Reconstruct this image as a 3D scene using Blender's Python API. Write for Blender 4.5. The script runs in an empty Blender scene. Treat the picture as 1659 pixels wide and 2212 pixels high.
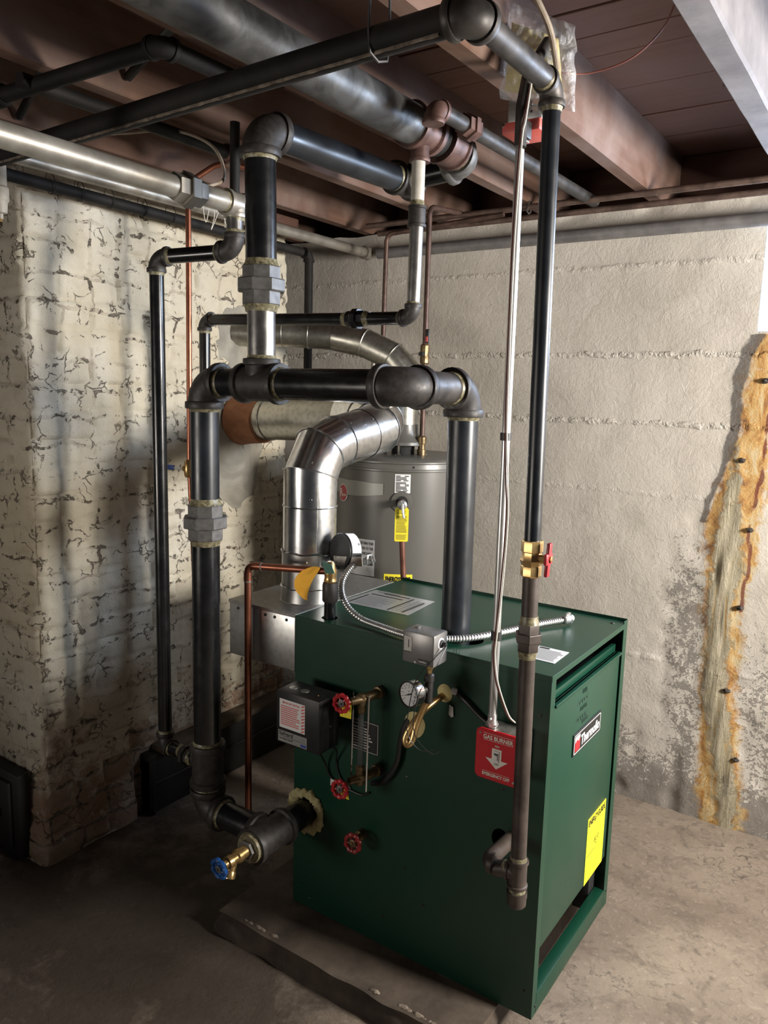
import bpy, bmesh, math, random
from mathutils import Vector as V, Matrix, noise
random.seed(7)
PI = math.pi
S = bpy.context.scene
C = S.collection

# ------------------------------------------------------------------ materials
def nt(name):
    m = bpy.data.materials.new(name); m.use_nodes = True
    t = m.node_tree; t.nodes.clear()
    return m, t
def N(t, kind, **kw):
    n = t.nodes.new(kind)
    for k, v in kw.items():
        if k in n.inputs: n.inputs[k].default_value = v
        else: setattr(n, k, v)
    return n
def ramp(t, fac, stops, interp='LINEAR'):
    r = t.nodes.new('ShaderNodeValToRGB'); r.color_ramp.interpolation = interp
    e = r.color_ramp.elements
    while len(e) < len(stops): e.new(0.5)
    for k, (p, c) in enumerate(stops):
        e[k].position = p; e[k].color = (*c, 1) if len(c) == 3 else c
    t.links.new(fac, r.inputs[0]); return r.outputs[0]
def g(v): return (v, v, v)
def mix(t, fac, a, b, mode='MIX'):
    n = t.nodes.new('ShaderNodeMix'); n.data_type = 'RGBA'; n.blend_type = mode
    for s, x in ((0, fac), (6, a), (7, b)):
        if hasattr(x, 'node'): t.links.new(x, n.inputs[s])
        else: n.inputs[s].default_value = x if s == 0 else (*x, 1)
    return n.outputs[2]
def math_(t, op, a, b=0.0, c=None, clamp=False):
    n = t.nodes.new('ShaderNodeMath'); n.operation = op; n.use_clamp = clamp
    for s, x in ((0, a), (1, b), (2, c)):
        if x is None: continue
        if hasattr(x, 'node'): t.links.new(x, n.inputs[s])
        else: n.inputs[s].default_value = x
    return n.outputs[0]
def noise_(t, vec, scale, detail=4, rough=.55, dist=0, typ='FBM'):
    n = t.nodes.new('ShaderNodeTexNoise'); n.inputs['Scale'].default_value = scale
    n.inputs['Detail'].default_value = detail; n.inputs['Roughness'].default_value = rough
    n.inputs['Distortion'].default_value = dist
    if vec is not None: t.links.new(vec, n.inputs['Vector'])
    return n.outputs[0]
def finish(t, col, rough, metal=0.0, bump=None, bstr=.3, bdist=.002, spec=.5, coat=0, trans=0, alpha=None, emis=None):
    b = t.nodes.new('ShaderNodeBsdfPrincipled'); o = t.nodes.new('ShaderNodeOutputMaterial')
    def put(k, x):
        if hasattr(x, 'node'): t.links.new(x, b.inputs[k])
        elif isinstance(x, tuple): b.inputs[k].default_value = (*x, 1)
        else: b.inputs[k].default_value = x
    put('Base Color', col); put('Roughness', rough); put('Metallic', metal)
    put('Specular IOR Level', spec)
    if coat: put('Coat Weight', coat); put('Coat Roughness', .15)
    if trans: put('Transmission Weight', trans)
    if alpha is not None: put('Alpha', alpha)
    if emis: b.inputs['Emission Color'].default_value = (*emis[0], 1); b.inputs['Emission Strength'].default_value = emis[1]
    if bump is not None:
        n = t.nodes.new('ShaderNodeBump'); n.inputs['Strength'].default_value = bstr; n.inputs['Distance'].default_value = bdist
        t.links.new(bump, n.inputs['Height']); t.links.new(n.outputs[0], b.inputs['Normal'])
    t.links.new(b.outputs[0], o.inputs[0])
def obc(t): return t.nodes.new('ShaderNodeTexCoord').outputs['Object']
def geo(t): return t.nodes.new('ShaderNodeNewGeometry').outputs['Position']
M = {}
def simple(name, a, b, scale, rough, metal=0, bs=0, bd=.001, detail=4, spec=.5, coat=0, r2=None, dist=0):
    m, t = nt(name); n = noise_(t, geo(t), scale, detail, .6, dist)
    c = ramp(t, n, [(.35, a), (.68, b)])
    r = rough if r2 is None else ramp(t, noise_(t, geo(t), scale*1.7, 3), [(.3, g(rough)), (.7, g(r2))])
    finish(t, c, r, metal, n if bs else None, bs, bd, spec, coat); M[name] = m
simple('black_steel', (.004,.0045,.005), (.009,.0095,.011), 14, .20, .1, spec=.6, r2=.32)
simple('blue_black_steel', (.006,.008,.011), (.014,.018,.024), 10, .30, .15, spec=.65, r2=.42)
simple('dull_steel', (.030,.028,.027), (.075,.066,.060), 20, .42, .5, .15, .0006, spec=.5, r2=.6)
simple('cast_iron', (.020,.0175,.0165), (.040,.035,.032), 60, .44, .2, .3, .0006, spec=.5, r2=.62)
simple('union_iron', (.085,.082,.08), (.15,.145,.14), 50, .5, .3, .2, .0004)
simple('mill_steel', (.16,.155,.15), (.30,.29,.28), 18, .26, .85, .1, .0004, r2=.4)
simple('pipe_dope', (.07,.06,.03), (.30,.27,.17), 130, .4, 0, .4, .0008)
simple('silver_paint', (.20,.18,.15), (.38,.355,.31), 9, .32, .55, .2, .0008, r2=.5)
simple('old_steel', (.035,.034,.033), (.15,.15,.148), 11, .38, .45, .35, .0012, detail=8, r2=.6, dist=.6)
simple('old_dark_pipe', (.005,.0045,.004), (.014,.012,.011), 15, .7, .0, .4, .001, spec=.3)
simple('dust', (.09,.07,.055), (.24,.20,.16), 60, .95)
simple('rusty_fitting', (.060,.030,.024), (.15,.085,.070), 22, .5, .35, .3, .001, detail=6)
simple('white_pipe', (.34,.32,.28), (.50,.47,.42), 22, .5, 0, .2, .0006)
simple('copper', (.24,.085,.05), (.40,.16,.10), 12, .30, .85, 0, r2=.42)
simple('old_copper', (.10,.040,.028), (.20,.085,.06), 20, .42, .5, 0, r2=.55)
simple('aged_copper', (.055,.033,.026), (.12,.07,.055), 20, .45, .4, 0, r2=.55)
simple('brass', (.46,.30,.12), (.62,.43,.20), 30, .3, .85, .1, .0004)
simple('old_brass', (.10,.07,.035), (.24,.17,.09), 50, .42, .7, .2, .0005)
simple('brown_pipe', (.035,.026,.022), (.085,.066,.056), 16, .5, .3, .25, .0006, detail=6)
simple('galv_grey', (.30,.29,.27), (.40,.39,.37), 60, .36, .75, .1, .0003)
simple('conduit_zinc', (.48,.48,.47), (.62,.62,.61), 20, .36, .85)
simple('flex_zinc', (.52,.52,.51), (.66,.66,.65), 30, .34, .9)
simple('chrome', (.70,.70,.70), (.80,.80,.80), 5, .14, 1)
simple('tank_grey', (.098,.094,.083), (.108,.103,.092), 3, .33, 0, spec=.5)
simple('tank_top', (.085,.082,.072), (.11,.106,.095), 8, .34, 0, spec=.6)
simple('badge_grey', (.22,.22,.19), (.26,.26,.23), 3, .3)
simple('control_grey', (.20,.195,.19), (.23,.225,.22), 40, .36, .45)
simple('motor_grey', (.045,.046,.048), (.06,.061,.063), 40, .4, .3)
simple('black_plastic', (.012,.012,.012), (.018,.018,.018), 30, .5)
simple('black_box', (.013,.013,.014), (.020,.020,.021), 60, .42, .1, spec=.4)
simple('red_plate', (.48,.012,.022), (.56,.018,.028), 8, .30, 0, spec=.5, coat=.2)
simple('red_cover', (.50,.08,.07), (.58,.11,.09), 8, .45)
simple('red_wheel', (.40,.012,.020), (.52,.025,.035), 60, .32, 0, .1, .0003)
simple('dark_red_wheel', (.20,.012,.014), (.34,.03,.03), 60, .3)
simple('red_lever', (.30,.02,.03), (.36,.03,.04), 30, .4)
simple('blue_wheel', (.008,.05,.20), (.015,.10,.34), 60, .3)
simple('blue_grip', (.008,.04,.22), (.012,.06,.30), 60, .4)
simple('yellow_label', (.80,.74,.02), (.84,.78,.03), 3, .5)
simple('yellow_tag', (.78,.66,.03), (.84,.72,.05), 20, .45)
simple('orange_tag', (.66,.33,.03), (.75,.40,.05), 20, .5)
simple('green_tag', (.01,.12,.08), (.02,.18,.12), 20, .5)
simple('white_label', (.66,.66,.66), (.74,.74,.74), 3, .45)
simple('silver_label', (.36,.37,.37), (.46,.47,.47), 9, .28, .5)
simple('grey_ink', (.16,.16,.16), (.20,.20,.20), 3, .6)
simple('black_ink', (.010,.010,.010), (.013,.013,.013), 3, .5)
simple('olive_ink', (.22,.19,.02), (.26,.22,.03), 3, .5)
simple('red_ink', (.62,.10,.10), (.66,.12,.12), 3, .5)
simple('blue_ink', (.02,.05,.28), (.03,.07,.34), 3, .5)
simple('cream_ink', (.74,.70,.62), (.78,.74,.66), 3, .5)
simple('marker_ink', (.010,.035,.022), (.012,.045,.028), 3, .6)
simple('insulation', (.34,.29,.13), (.58,.52,.30), 70, .95, 0, .8, .004)
simple('foam', (.52,.44,.20), (.66,.58,.30), 40, .95, 0, .5, .002)
simple('rusty_pipe', (.07,.045,.035), (.16,.105,.085), 24, .55, .3, .2, .0006)
simple('grey_pipe', (.13,.125,.125), (.22,.21,.21), 14, .5, .1, .2, .0006)
simple('orange_mortar', (.22,.085,.035), (.30,.13,.06), 30, .8, 0, .3, .002)
simple('mortar_patch', (.19,.175,.145), (.36,.335,.28), 6, .85, 0, .5, .008, dist=.8)
simple('iron_door', (.008,.008,.008), (.016,.015,.014), 8, .55)
simple('ledge_wood', (.05,.035,.022), (.13,.095,.06), 12, .8, 0, .4, .003)
simple('black_board', (.006,.006,.006), (.015,.014,.012), 9, .45)
simple('stucco_pad', (.045,.034,.026), (.115,.088,.066), 9, .85, 0, .6, .006, detail=8)
simple('pad_crust', (.14,.11,.085), (.30,.25,.20), 50, .9, 0, .6, .004)
simple('wire_red', (.13,.035,.025), (.18,.06,.045), 50, .5)
simple('wire_white', (.60,.57,.50), (.68,.65,.58), 50, .5)
simple('wire_black', (.010,.010,.010), (.014,.014,.014), 50, .4)
simple('cable_grey', (.24,.19,.14), (.34,.28,.22), 50, .7)
simple('lamp_amber', (.9,.5,.05), (.9,.5,.05), 3, .5)
simple('core_black', (.006,.006,.006), (.012,.012,.012), 9, .8)
simple('strap_iron', (.03,.027,.026), (.10,.10,.11), 25, .5, .4)
simple('iron_tie', (.025,.02,.018), (.07,.055,.05), 60, .7, 0, .5, .002)
simple('beam_paint', (.12,.11,.115), (.22,.205,.21), 7, .8, 0, .5, .004, detail=8)
simple('window_frame', (.55,.58,.6), (.62,.65,.68), 7, .6)

# boiler green: glossy powder coat with faint orange-peel
m, t = nt('green_enamel'); p = geo(t)
n = noise_(t, p, 700, 2)
finish(t, ramp(t, noise_(t, p, 3, 3), [(.3, (.004,.038,.021)), (.7, (.005,.044,.025))]), ramp(t, noise_(t, p, 4, 4), [(.3, g(.30)), (.7, g(.38))]), 0, n, .06, .0004, .5)
M['green_enamel'] = m
# galvanised sheet with spangle
def galv(name, lo, hi, rough):
    m, t = nt(name); p = geo(t)
    v = t.nodes.new('ShaderNodeTexVoronoi'); v.inputs['Scale'].default_value = 60; t.links.new(p, v.inputs['Vector'])
    c = ramp(t, v.outputs['Distance'], [(.0, lo), (.7, hi)])
    r = ramp(t, noise_(t, p, 5, 3), [(.3, g(rough)), (.7, g(rough+.12))])
    finish(t, c, r, 1.0, noise_(t, p, 9, 3), .12, .002); M[name] = m
galv('galvanised', (.55,.56,.57), (.72,.73,.74), .17)
galv('galvanised_old', (.34,.33,.29), (.47,.46,.41), .32)
galv('hood_sheet', (.42,.42,.41), (.52,.52,.51), .34)
# old wood
def wood(name, a, b, c, axis):
    m, t = nt(name); p = geo(t)
    mp = N(t, 'ShaderNodeMapping'); t.links.new(p, mp.inputs['Vector'])
    mp.inputs['Scale'].default_value = (40, 2.2, 40) if axis == 'Y' else (2.2, 40, 40)
    gr = noise_(t, mp.outputs[0], 1.0, 6, .65, .5)
    bl = noise_(t, p, 3.2, 4, .6, .4)
    col = mix(t, gr, a, b)
    col = mix(t, ramp(t, bl, [(.42, g(0)), (.68, g(.8))]), col, c)
    finish(t, col, .72, 0, gr, .35, .002, .3); M[name] = m
wood('joist_wood', (.085,.045,.030), (.175,.100,.072), (.21,.155,.135), 'Y')
wood('plank_wood', (.11,.058,.040), (.21,.115,.085), (.16,.10,.085), 'X')
wood('dark_wood', (.05,.022,.014), (.12,.055,.035), (.09,.05,.04), 'X')

# painted brick chimney (uv in metres around the corner)
m, t = nt('painted_brick')
uv = t.nodes.new('ShaderNodeUVMap').outputs[0]
wn = t.nodes.new('ShaderNodeTexNoise'); wn.inputs['Scale'].default_value = 9; wn.inputs['Detail'].default_value = 5
t.links.new(uv, wn.inputs['Vector'])
sub = N(t, 'ShaderNodeVectorMath', operation='SUBTRACT'); t.links.new(wn.outputs[1], sub.inputs[0]); sub.inputs[1].default_value = (.5,.5,.5)
sc = N(t, 'ShaderNodeVectorMath', operation='SCALE'); t.links.new(sub.outputs[0], sc.inputs[0]); sc.inputs[3].default_value = .085
ad = N(t, 'ShaderNodeVectorMath', operation='ADD'); t.links.new(uv, ad.inputs[0]); t.links.new(sc.outputs[0], ad.inputs[1])
bt = t.nodes.new('ShaderNodeTexBrick'); t.links.new(ad.outputs[0], bt.inputs['Vector'])
bt.inputs['Scale'].default_value = 1; bt.inputs['Brick Width'].default_value = .215; bt.inputs['Row Height'].default_value = .083
bt.inputs['Mortar Size'].default_value = .007; bt.inputs['Mortar Smooth'].default_value = .5
mort = bt.outputs['Fac']
n1 = noise_(t, uv, 5, 6, .6); n2 = noise_(t, uv, 26, 8, .7, .6); n3 = noise_(t, uv, 1.5, 4); n4 = noise_(t, uv, 75, 4, .6)
base = ramp(t, n3, [(.3, (.50,.43,.31)), (.55, (.56,.52,.43)), (.75, (.60,.57,.52))])
base = mix(t, ramp(t, n1, [(.4, g(0)), (.75, g(.7))]), base, (.44,.385,.28))
base = mix(t, ramp(t, n2, [(.52, g(0)), (.78, g(.4))]), base, (.30,.25,.19))
grime = math_(t, 'MULTIPLY', ramp(t, mort, [(.1, g(0)), (.9, g(1))]), ramp(t, noise_(t, uv, 7, 5, .7), [(.45, g(0)), (.68, g(.75))]))
base = mix(t, grime, base, (.24,.19,.14))
crk = math_(t, 'MULTIPLY', ramp(t, mort, [(.25, g(0)), (.7, g(1))]), ramp(t, n2, [(.545, g(0)), (.60, g(1))]))
vor = t.nodes.new('ShaderNodeTexVoronoi'); vor.feature = 'DISTANCE_TO_EDGE'; vor.inputs['Scale'].default_value = 15
ad2 = N(t, 'ShaderNodeVectorMath', operation='ADD'); t.links.new(uv, ad2.inputs[0])
sc2 = N(t, 'ShaderNodeVectorMath', operation='SCALE'); t.links.new(sub.outputs[0], sc2.inputs[0]); sc2.inputs[3].default_value = .22
t.links.new(sc2.outputs[0], ad2.inputs[1]); t.links.new(ad2.outputs[0], vor.inputs['Vector'])
hair = math_(t, 'MULTIPLY', ramp(t, vor.outputs[0], [(.010, g(1)), (.045, g(0))]), ramp(t, noise_(t, uv, 11, 5, .65), [(.53, g(0)), (.60, g(1))]))
pits = ramp(t, n4, [(.70, g(0)), (.73, g(1))])
dark = math_(t, 'MAXIMUM', math_(t, 'MAXIMUM', crk, hair), math_(t, 'MULTIPLY', pits, ramp(t, n1, [(.45, g(0)), (.6, g(1))])))
base = mix(t, math_(t, 'MULTIPLY', dark, .7), base, (.060,.040,.028))
# bare brick and open joints low down
att = t.nodes.new('ShaderNodeAttribute'); att.attribute_name = 'wear'
sepw = t.nodes.new('ShaderNodeSeparateColor'); t.links.new(att.outputs['Color'], sepw.inputs[0])
low = math_(t, 'ADD', sepw.outputs[0], math_(t, 'MULTIPLY', math_(t, 'SUBTRACT', n2, .5), 1.6))
lowm = ramp(t, low, [(.45, g(0)), (.75, g(1))])
brickc = ramp(t, n1, [(.35, (.26,.20,.14)), (.62, (.22,.10,.055))])
brickc = mix(t, ramp(t, mort, [(.2, g(0)), (.8, g(.9))]), brickc, (.085,.060,.042))
base = mix(t, math_(t, 'MULTIPLY', lowm, .8), base, brickc)
h = math_(t, 'ADD', math_(t, 'MULTIPLY', n2, .6), math_(t, 'MULTIPLY', dark, -.9))
h = math_(t, 'ADD', h, math_(t, 'MULTIPLY', noise_(t, uv, 140, 3), .15))
finish(t, base, .72, 0, h, .9, .009, .3); M['painted_brick'] = m

# painted concrete wall with masks
m, t = nt('painted_concrete'); p = geo(t)
att = t.nodes.new('ShaderNodeAttribute'); att.attribute_name = 'wear'
sp = t.nodes.new('ShaderNodeSeparateColor'); t.links.new(att.outputs['Color'], sp.inputs[0])
glz, rst, peel = sp.outputs[0], sp.outputs[1], sp.outputs[2]
n1 = noise_(t, p, 2.2, 4); n2 = noise_(t, p, 22, 8, .7, .8); n3 = noise_(t, p, 90, 5, .65, 1.0); n5 = noise_(t, p, 7, 6, .7, .5)
base = ramp(t, n1, [(.3, (.55,.51,.445)), (.7, (.62,.58,.525))])
base = mix(t, ramp(t, n5, [(.52, g(0)), (.75, g(.45))]), base, (.40,.36,.30))
jit = math_(t, 'MULTIPLY', math_(t, 'SUBTRACT', n2, .5), 1.7)
pm = ramp(t, math_(t, 'ADD', math_(t, 'ADD', peel, math_(t, 'MULTIPLY', jit, .75)), math_(t, 'MULTIPLY', math_(t, 'SUBTRACT', n3, .5), 1.6)), [(.50, g(0)), (.60, g(.9))])
base = mix(t, pm, base, mix(t, n3, (.13,.115,.10), (.34,.31,.28)))
rm = ramp(t, math_(t, 'ADD', rst, math_(t, 'MULTIPLY', jit, .8)), [(.22, g(0)), (.50, g(1))])
mpr = N(t, 'ShaderNodeMapping'); t.links.new(p, mpr.inputs[0]); mpr.inputs['Scale'].default_value = (14, 5, 5)
rc = ramp(t, noise_(t, mpr.outputs[0], 1.6, 8, .72, .9), [(.32, (.12,.05,.02)), (.42, (.38,.18,.045)), (.52, (.54,.33,.11)), (.60, (.56,.44,.25)), (.70, (.50,.40,.24))])
base = mix(t, math_(t, 'MULTIPLY', rm, .95), base, rc)
gm = ramp(t, math_(t, 'ADD', glz, math_(t, 'MULTIPLY', jit, 1.0)), [(.36, g(0)), (.60, g(1))])
mpv = N(t, 'ShaderNodeMapping'); t.links.new(p, mpv.inputs[0]); mpv.inputs['Scale'].default_value = (26, 1, 2.5)
streak = noise_(t, mpv.outputs[0], 1.4, 6, .7, .7)
gc = ramp(t, streak, [(.30, (.20,.11,.04)), (.38, (.40,.27,.12)), (.43, (.33,.30,.21)), (.56, (.40,.37,.28)), (.64, (.48,.43,.33)), (.72, (.46,.26,.09))])
base = mix(t, math_(t, 'MULTIPLY', gm, .92), base, gc)
# red-brown drip line
att2 = t.nodes.new('ShaderNodeAttribute'); att2.attribute_name = 'drip'
sp2 = t.nodes.new('ShaderNodeSeparateColor'); t.links.new(att2.outputs['Color'], sp2.inputs[0])
base = mix(t, ramp(t, math_(t, 'ADD', sp2.outputs[0], math_(t, 'MULTIPLY', jit, .25)), [(.4, g(0)), (.6, g(.9))]), base, (.16,.045,.028))
base = mix(t, ramp(t, math_(t, 'ADD', sp2.outputs[1], math_(t, 'MULTIPLY', jit, .4)), [(.4, g(0)), (.6, g(.85))]), base, (.10,.09,.085))
hh = math_(t, 'ADD', math_(t, 'MULTIPLY', n2, .6), math_(t, 'MULTIPLY', n3, .3))
sz_ = t.nodes.new('ShaderNodeSeparateXYZ'); t.links.new(p, sz_.inputs[0])
wob_ = math_(t, 'MULTIPLY', math_(t, 'SUBTRACT', noise_(t, p, 12, 4), .5), .035)
zz_ = math_(t, 'ADD', sz_.outputs[2], wob_)
for zl_, am_ in ((1.41, 1.0), (1.648, 1.0), (1.955, .5), (1.16, .35), (.56, .4)):
    ln_ = ramp(t, math_(t, 'ABSOLUTE', math_(t, 'SUBTRACT', zz_, zl_)), [(.0, g(1)), (.0065, g(.8)), (.010, g(0))])
    brk_ = ramp(t, noise_(t, p, 30, 4, .6), [(.42, g(.15)), (.6, g(1))])
    hh = math_(t, 'ADD', hh, math_(t, 'MULTIPLY', math_(t, 'MULTIPLY', ln_, brk_), am_*1.1))
hh = math_(t, 'ADD', hh, math_(t, 'MULTIPLY', pm, -.5)); hh = math_(t, 'ADD', hh, math_(t, 'MULTIPLY', gm, math_(t, 'MULTIPLY', streak, 1.2)))
finish(t, base, ramp(t, gm, [(0, g(.62)), (1, g(.38))]), 0, hh, .9, .006, .35); M['painted_concrete'] = m

# floor
m, t = nt('floor_concrete'); p = geo(t)
a = noise_(t, p, 2.0, 7, .62, .6); b = noise_(t, p, 9, 8, .7, .5); c_ = noise_(t, p, 60, 5, .7)
base = ramp(t, a, [(.28, (.13,.10,.078)), (.5, (.225,.183,.145)), (.72, (.32,.27,.215))])
base = mix(t, ramp(t, b, [(.52, g(0)), (.66, g(.7))]), base, (.12,.095,.078))
base = mix(t, ramp(t, c_, [(.56, g(0)), (.72, g(.5))]), base, (.40,.35,.28))
base = mix(t, ramp(t, noise_(t, p, 34, 6, .7, .8), [(.54, g(0)), (.66, g(.6))]), base, (.10,.082,.068))
vo = t.nodes.new('ShaderNodeTexVoronoi'); vo.feature = 'DISTANCE_TO_EDGE'; vo.inputs['Scale'].default_value = 1.7
wv = noise_(t, p, 3, 5); mm = N(t, 'ShaderNodeVectorMath', operation='ADD'); t.links.new(p, mm.inputs[0])
cv = t.nodes.new('ShaderNodeCombineXYZ'); t.links.new(wv, cv.inputs[0]); t.links.new(b, cv.inputs[1]); t.links.new(cv.outputs[0], mm.inputs[1]); t.links.new(mm.outputs[0], vo.inputs['Vector'])
ck = math_(t, 'MULTIPLY', ramp(t, vo.outputs[0], [(.003, g(1)), (.010, g(0))]), ramp(t, a, [(.5, g(0)), (.56, g(.8))]))
base = mix(t, ck, base, (.06,.05,.045))
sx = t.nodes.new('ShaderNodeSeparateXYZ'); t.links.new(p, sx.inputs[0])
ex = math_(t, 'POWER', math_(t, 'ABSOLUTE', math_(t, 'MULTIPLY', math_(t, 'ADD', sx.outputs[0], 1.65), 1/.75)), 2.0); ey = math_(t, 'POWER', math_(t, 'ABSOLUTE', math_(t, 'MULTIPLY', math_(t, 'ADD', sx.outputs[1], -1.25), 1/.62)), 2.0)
shade_patch = math_(t, 'SUBTRACT', 1.25, math_(t, 'ADD', math_(t, 'ABSOLUTE', ex), ey)); shade_patch = math_(t, 'ADD', shade_patch, math_(t, 'MULTIPLY', math_(t, 'SUBTRACT', a, .5), 4.0)); shade_patch = math_(t, 'ADD', shade_patch, math_(t, 'MULTIPLY', math_(t, 'SUBTRACT', b, .5), 1.6))
base = mix(t, ramp(t, shade_patch, [(.0, g(0)), (.8, g(.85))]), base, (.035,.026,.020))  # shade on the floor left of the boiler, painted into the base colour
hb = math_(t, 'ADD', math_(t, 'MULTIPLY', b, .5), math_(t, 'MULTIPLY', c_, .25))
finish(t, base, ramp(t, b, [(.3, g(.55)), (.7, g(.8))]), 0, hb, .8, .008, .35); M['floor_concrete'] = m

# glass and plastic film
m, t = nt('sight_glass'); finish(t, (.10,.11,.11), .08, 0, None, alpha=.45); M['sight_glass'] = m
m, t = nt('plastic_film'); p = geo(t)
finish(t, (.80,.82,.88), .16, 0, noise_(t, p, 18, 5, .6, 1.5), .9, .02, .8, alpha=ramp(t, noise_(t, p, 9, 4, .6, 1.2), [(.35, g(.12)), (.7, g(.55))])); M['plastic_film'] = m
m, t = nt('window_glass'); finish(t, (.7,.8,.95), .1, 0, None, emis=((.42,.62,1.0), 10.0)); M['window_glass'] = m

# ------------------------------------------------------------------ mesh builder
ORG = {}
def perp(d):
    d = V(d).normalized()
    a = V((0,0,1)) if abs(d.z) < .9 else V((1,0,0))
    u = d.cross(a).normalized(); return u, d.cross(u).normalized()
class MB:
    def __init__(s, mat): s.bm = bmesh.new(); s.mats = [mat]; s.mi = 0
    def mat(s, name):
        if name not in s.mats: s.mats.append(name)
        s.mi = s.mats.index(name); return s
    def face(s, vs):
        try: f = s.bm.faces.new(vs)
        except ValueError: return None
        f.material_index = s.mi; return f
    def grid(s, rings, close=True, cap0=False, cap1=False):
        R = [[s.bm.verts.new(p) for p in r] for r in rings]
        n = len(R[0])
        for i in range(len(R)-1):
            for j in range(n if close else n-1):
                k = (j+1) % n
                s.face((R[i][j], R[i][k], R[i+1][k], R[i+1][j]))
        if cap0: s.face(R[0][::-1])
        if cap1: s.face(R[-1])
        return s
    def box(s, lo, hi, bev=0, mtx=None, seg=2):
        b2 = bmesh.new(); bmesh.ops.create_cube(b2, size=1)
        lo, hi = V(lo), V(hi); c = (lo+hi)/2; d = hi-lo
        for v in b2.verts: v.co = V((v.co.x*d.x, v.co.y*d.y, v.co.z*d.z)) + c
        if bev: bmesh.ops.bevel(b2, geom=b2.edges[:], offset=bev, segments=seg, affect='EDGES', profile=.5)
        if mtx: bmesh.ops.transform(b2, matrix=mtx, verts=b2.verts[:])
        s.merge(b2); return s
    def merge(s, b2):
        mp = {v: s.bm.verts.new(v.co) for v in b2.verts}
        for f in b2.faces: s.face([mp[v] for v in f.verts])
        b2.free()
    def lathe(s, p, d, prof, seg=28, ph=0.0, cap=True, sx=1.0, sy=1.0):
        p = V(p); d = V(d).normalized(); u, w = perp(d)
        rings = []
        for (t_, r) in prof:
            rings.append([p + d*t_ + (u*math.cos(ph+2*PI*k/seg)*sx + w*math.sin(ph+2*PI*k/seg)*sy)*max(r, 1e-5) for k in range(seg)])
        return s.grid(rings, True, cap, cap)
    def sweep(s, pts, r, seg=16, cap=True, flat=1.0):
        pts = [V(p) for p in pts]; n = len(pts)
        rs = r if isinstance(r, (list, tuple)) else [r]*n
        T = [(pts[i+1]-pts[i]).normalized() for i in range(n-1)]
        u, w = perp(T[0]); rings = []
        for i in range(n):
            if i == 0: tn, nn = T[0], T[0]
            elif i == n-1: tn, nn = T[-1], T[-1]
            else:
                tn = T[i-1]; nn = (T[i-1]+T[i])
                nn = nn.normalized() if nn.length > 1e-6 else tn
            ring = []
            for k in range(seg):
                v = (u*math.cos(2*PI*k/seg) + w*math.sin(2*PI*k/seg)*flat)*rs[i]
                if 0 < i < n-1: v = v - tn*(v.dot(nn)/max(tn.dot(nn), .2))
                ring.append(pts[i]+v)
            rings.append(ring)
            if 0 < i < n-1:
                q = T[i-1].rotation_difference(T[i]); u = q @ u; w = q @ w
        return s.grid(rings, True, cap, cap)
    def quad(s, o, a, b):
        o, a, b = V(o), V(a), V(b)
        s.face([s.bm.verts.new(q) for q in (o, o+a, o+a+b, o+b)]); return s
    def poly(s, pts, thick=None):
        vs = [s.bm.verts.new(V(p)) for p in pts]; s.face(vs)
        if thick is not None:
            t_ = V(thick); w2 = [s.bm.verts.new(V(p)+t_) for p in pts]; s.face(w2[::-1])
            for i in range(len(vs)): j = (i+1) % len(vs); s.face((vs[i], w2[i], w2[j], vs[j]))
        return s
    def text(s, body, o, right, up, h, align='LEFT', wid=None, bold=0.0, sub=3):
        cu = bpy.data.curves.new('t', 'FONT'); cu.body = body; cu.size = 1; cu.align_x = 'LEFT'; cu.offset = bold; cu.resolution_u = sub
        ob = bpy.data.objects.new('t', cu); C.objects.link(ob)
        bpy.context.view_layer.update()
        me = bpy.data.meshes.new_from_object(ob.evaluated_get(bpy.context.evaluated_depsgraph_get()))
        bpy.data.objects.remove(ob)
        if not me.vertices: return s
        xs = [v.co.x for v in me.vertices]; w0 = max(xs)-min(xs); x0 = min(xs)
        k = h/.72; kx = k if wid is None else wid/w0
        W = w0*kx; off = {'LEFT': 0, 'CENTER': -W/2, 'RIGHT': -W}[align]
        R, U, O = V(right).normalized(), V(up).normalized(), V(o)
        vs = [s.bm.verts.new(O + R*((v.co.x-x0)*kx+off) + U*v.co.y*k) for v in me.vertices]
        for p_ in me.polygons: s.face([vs[i] for i in p_.vertices])
        bpy.data.meshes.remove(me); return s
    def build(s, name, parent=None, label=None, org=None, ang=32, rn=True):
        if rn: bmesh.ops.recalc_face_normals(s.bm, faces=s.bm.faces[:])
        if org is None:
            if parent is not None: org = ORG[parent.name]
            else:
                cs = [v.co for v in s.bm.verts]
                org = V(((min(c.x for c in cs)+max(c.x for c in cs))/2, (min(c.y for c in cs)+max(c.y for c in cs))/2, min(c.z for c in cs)))
        org = V(org)
        for v in s.bm.verts: v.co -= org
        me = bpy.data.meshes.new(name); s.bm.to_mesh(me); s.bm.free()
        for q in s.mats: me.materials.append(M[q])
        me.polygons.foreach_set('use_smooth', [True]*len(me.polygons))
        me.set_sharp_from_angle(angle=math.radians(ang))
        o = bpy.data.objects.new(name, me); C.objects.link(o)
        if parent is None: o.location = org
        else: o.parent = parent
        ORG[o.name] = org
        if label: o['label'] = label
        return o
def tag(o, label, cat, group=None):
    o['label'] = label; o['category'] = cat
    if group: o['group'] = group
    return o
def struct(o, label=None):
    o['kind'] = 'structure'
    if label: o['label'] = label
    return o
def thing(name, label, cat, loc, group=None):
    o = bpy.data.objects.new(name, None); C.objects.link(o); o.location = loc; o.empty_display_size = .1
    ORG[o.name] = V(loc); return tag(o, label, cat, group)
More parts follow.
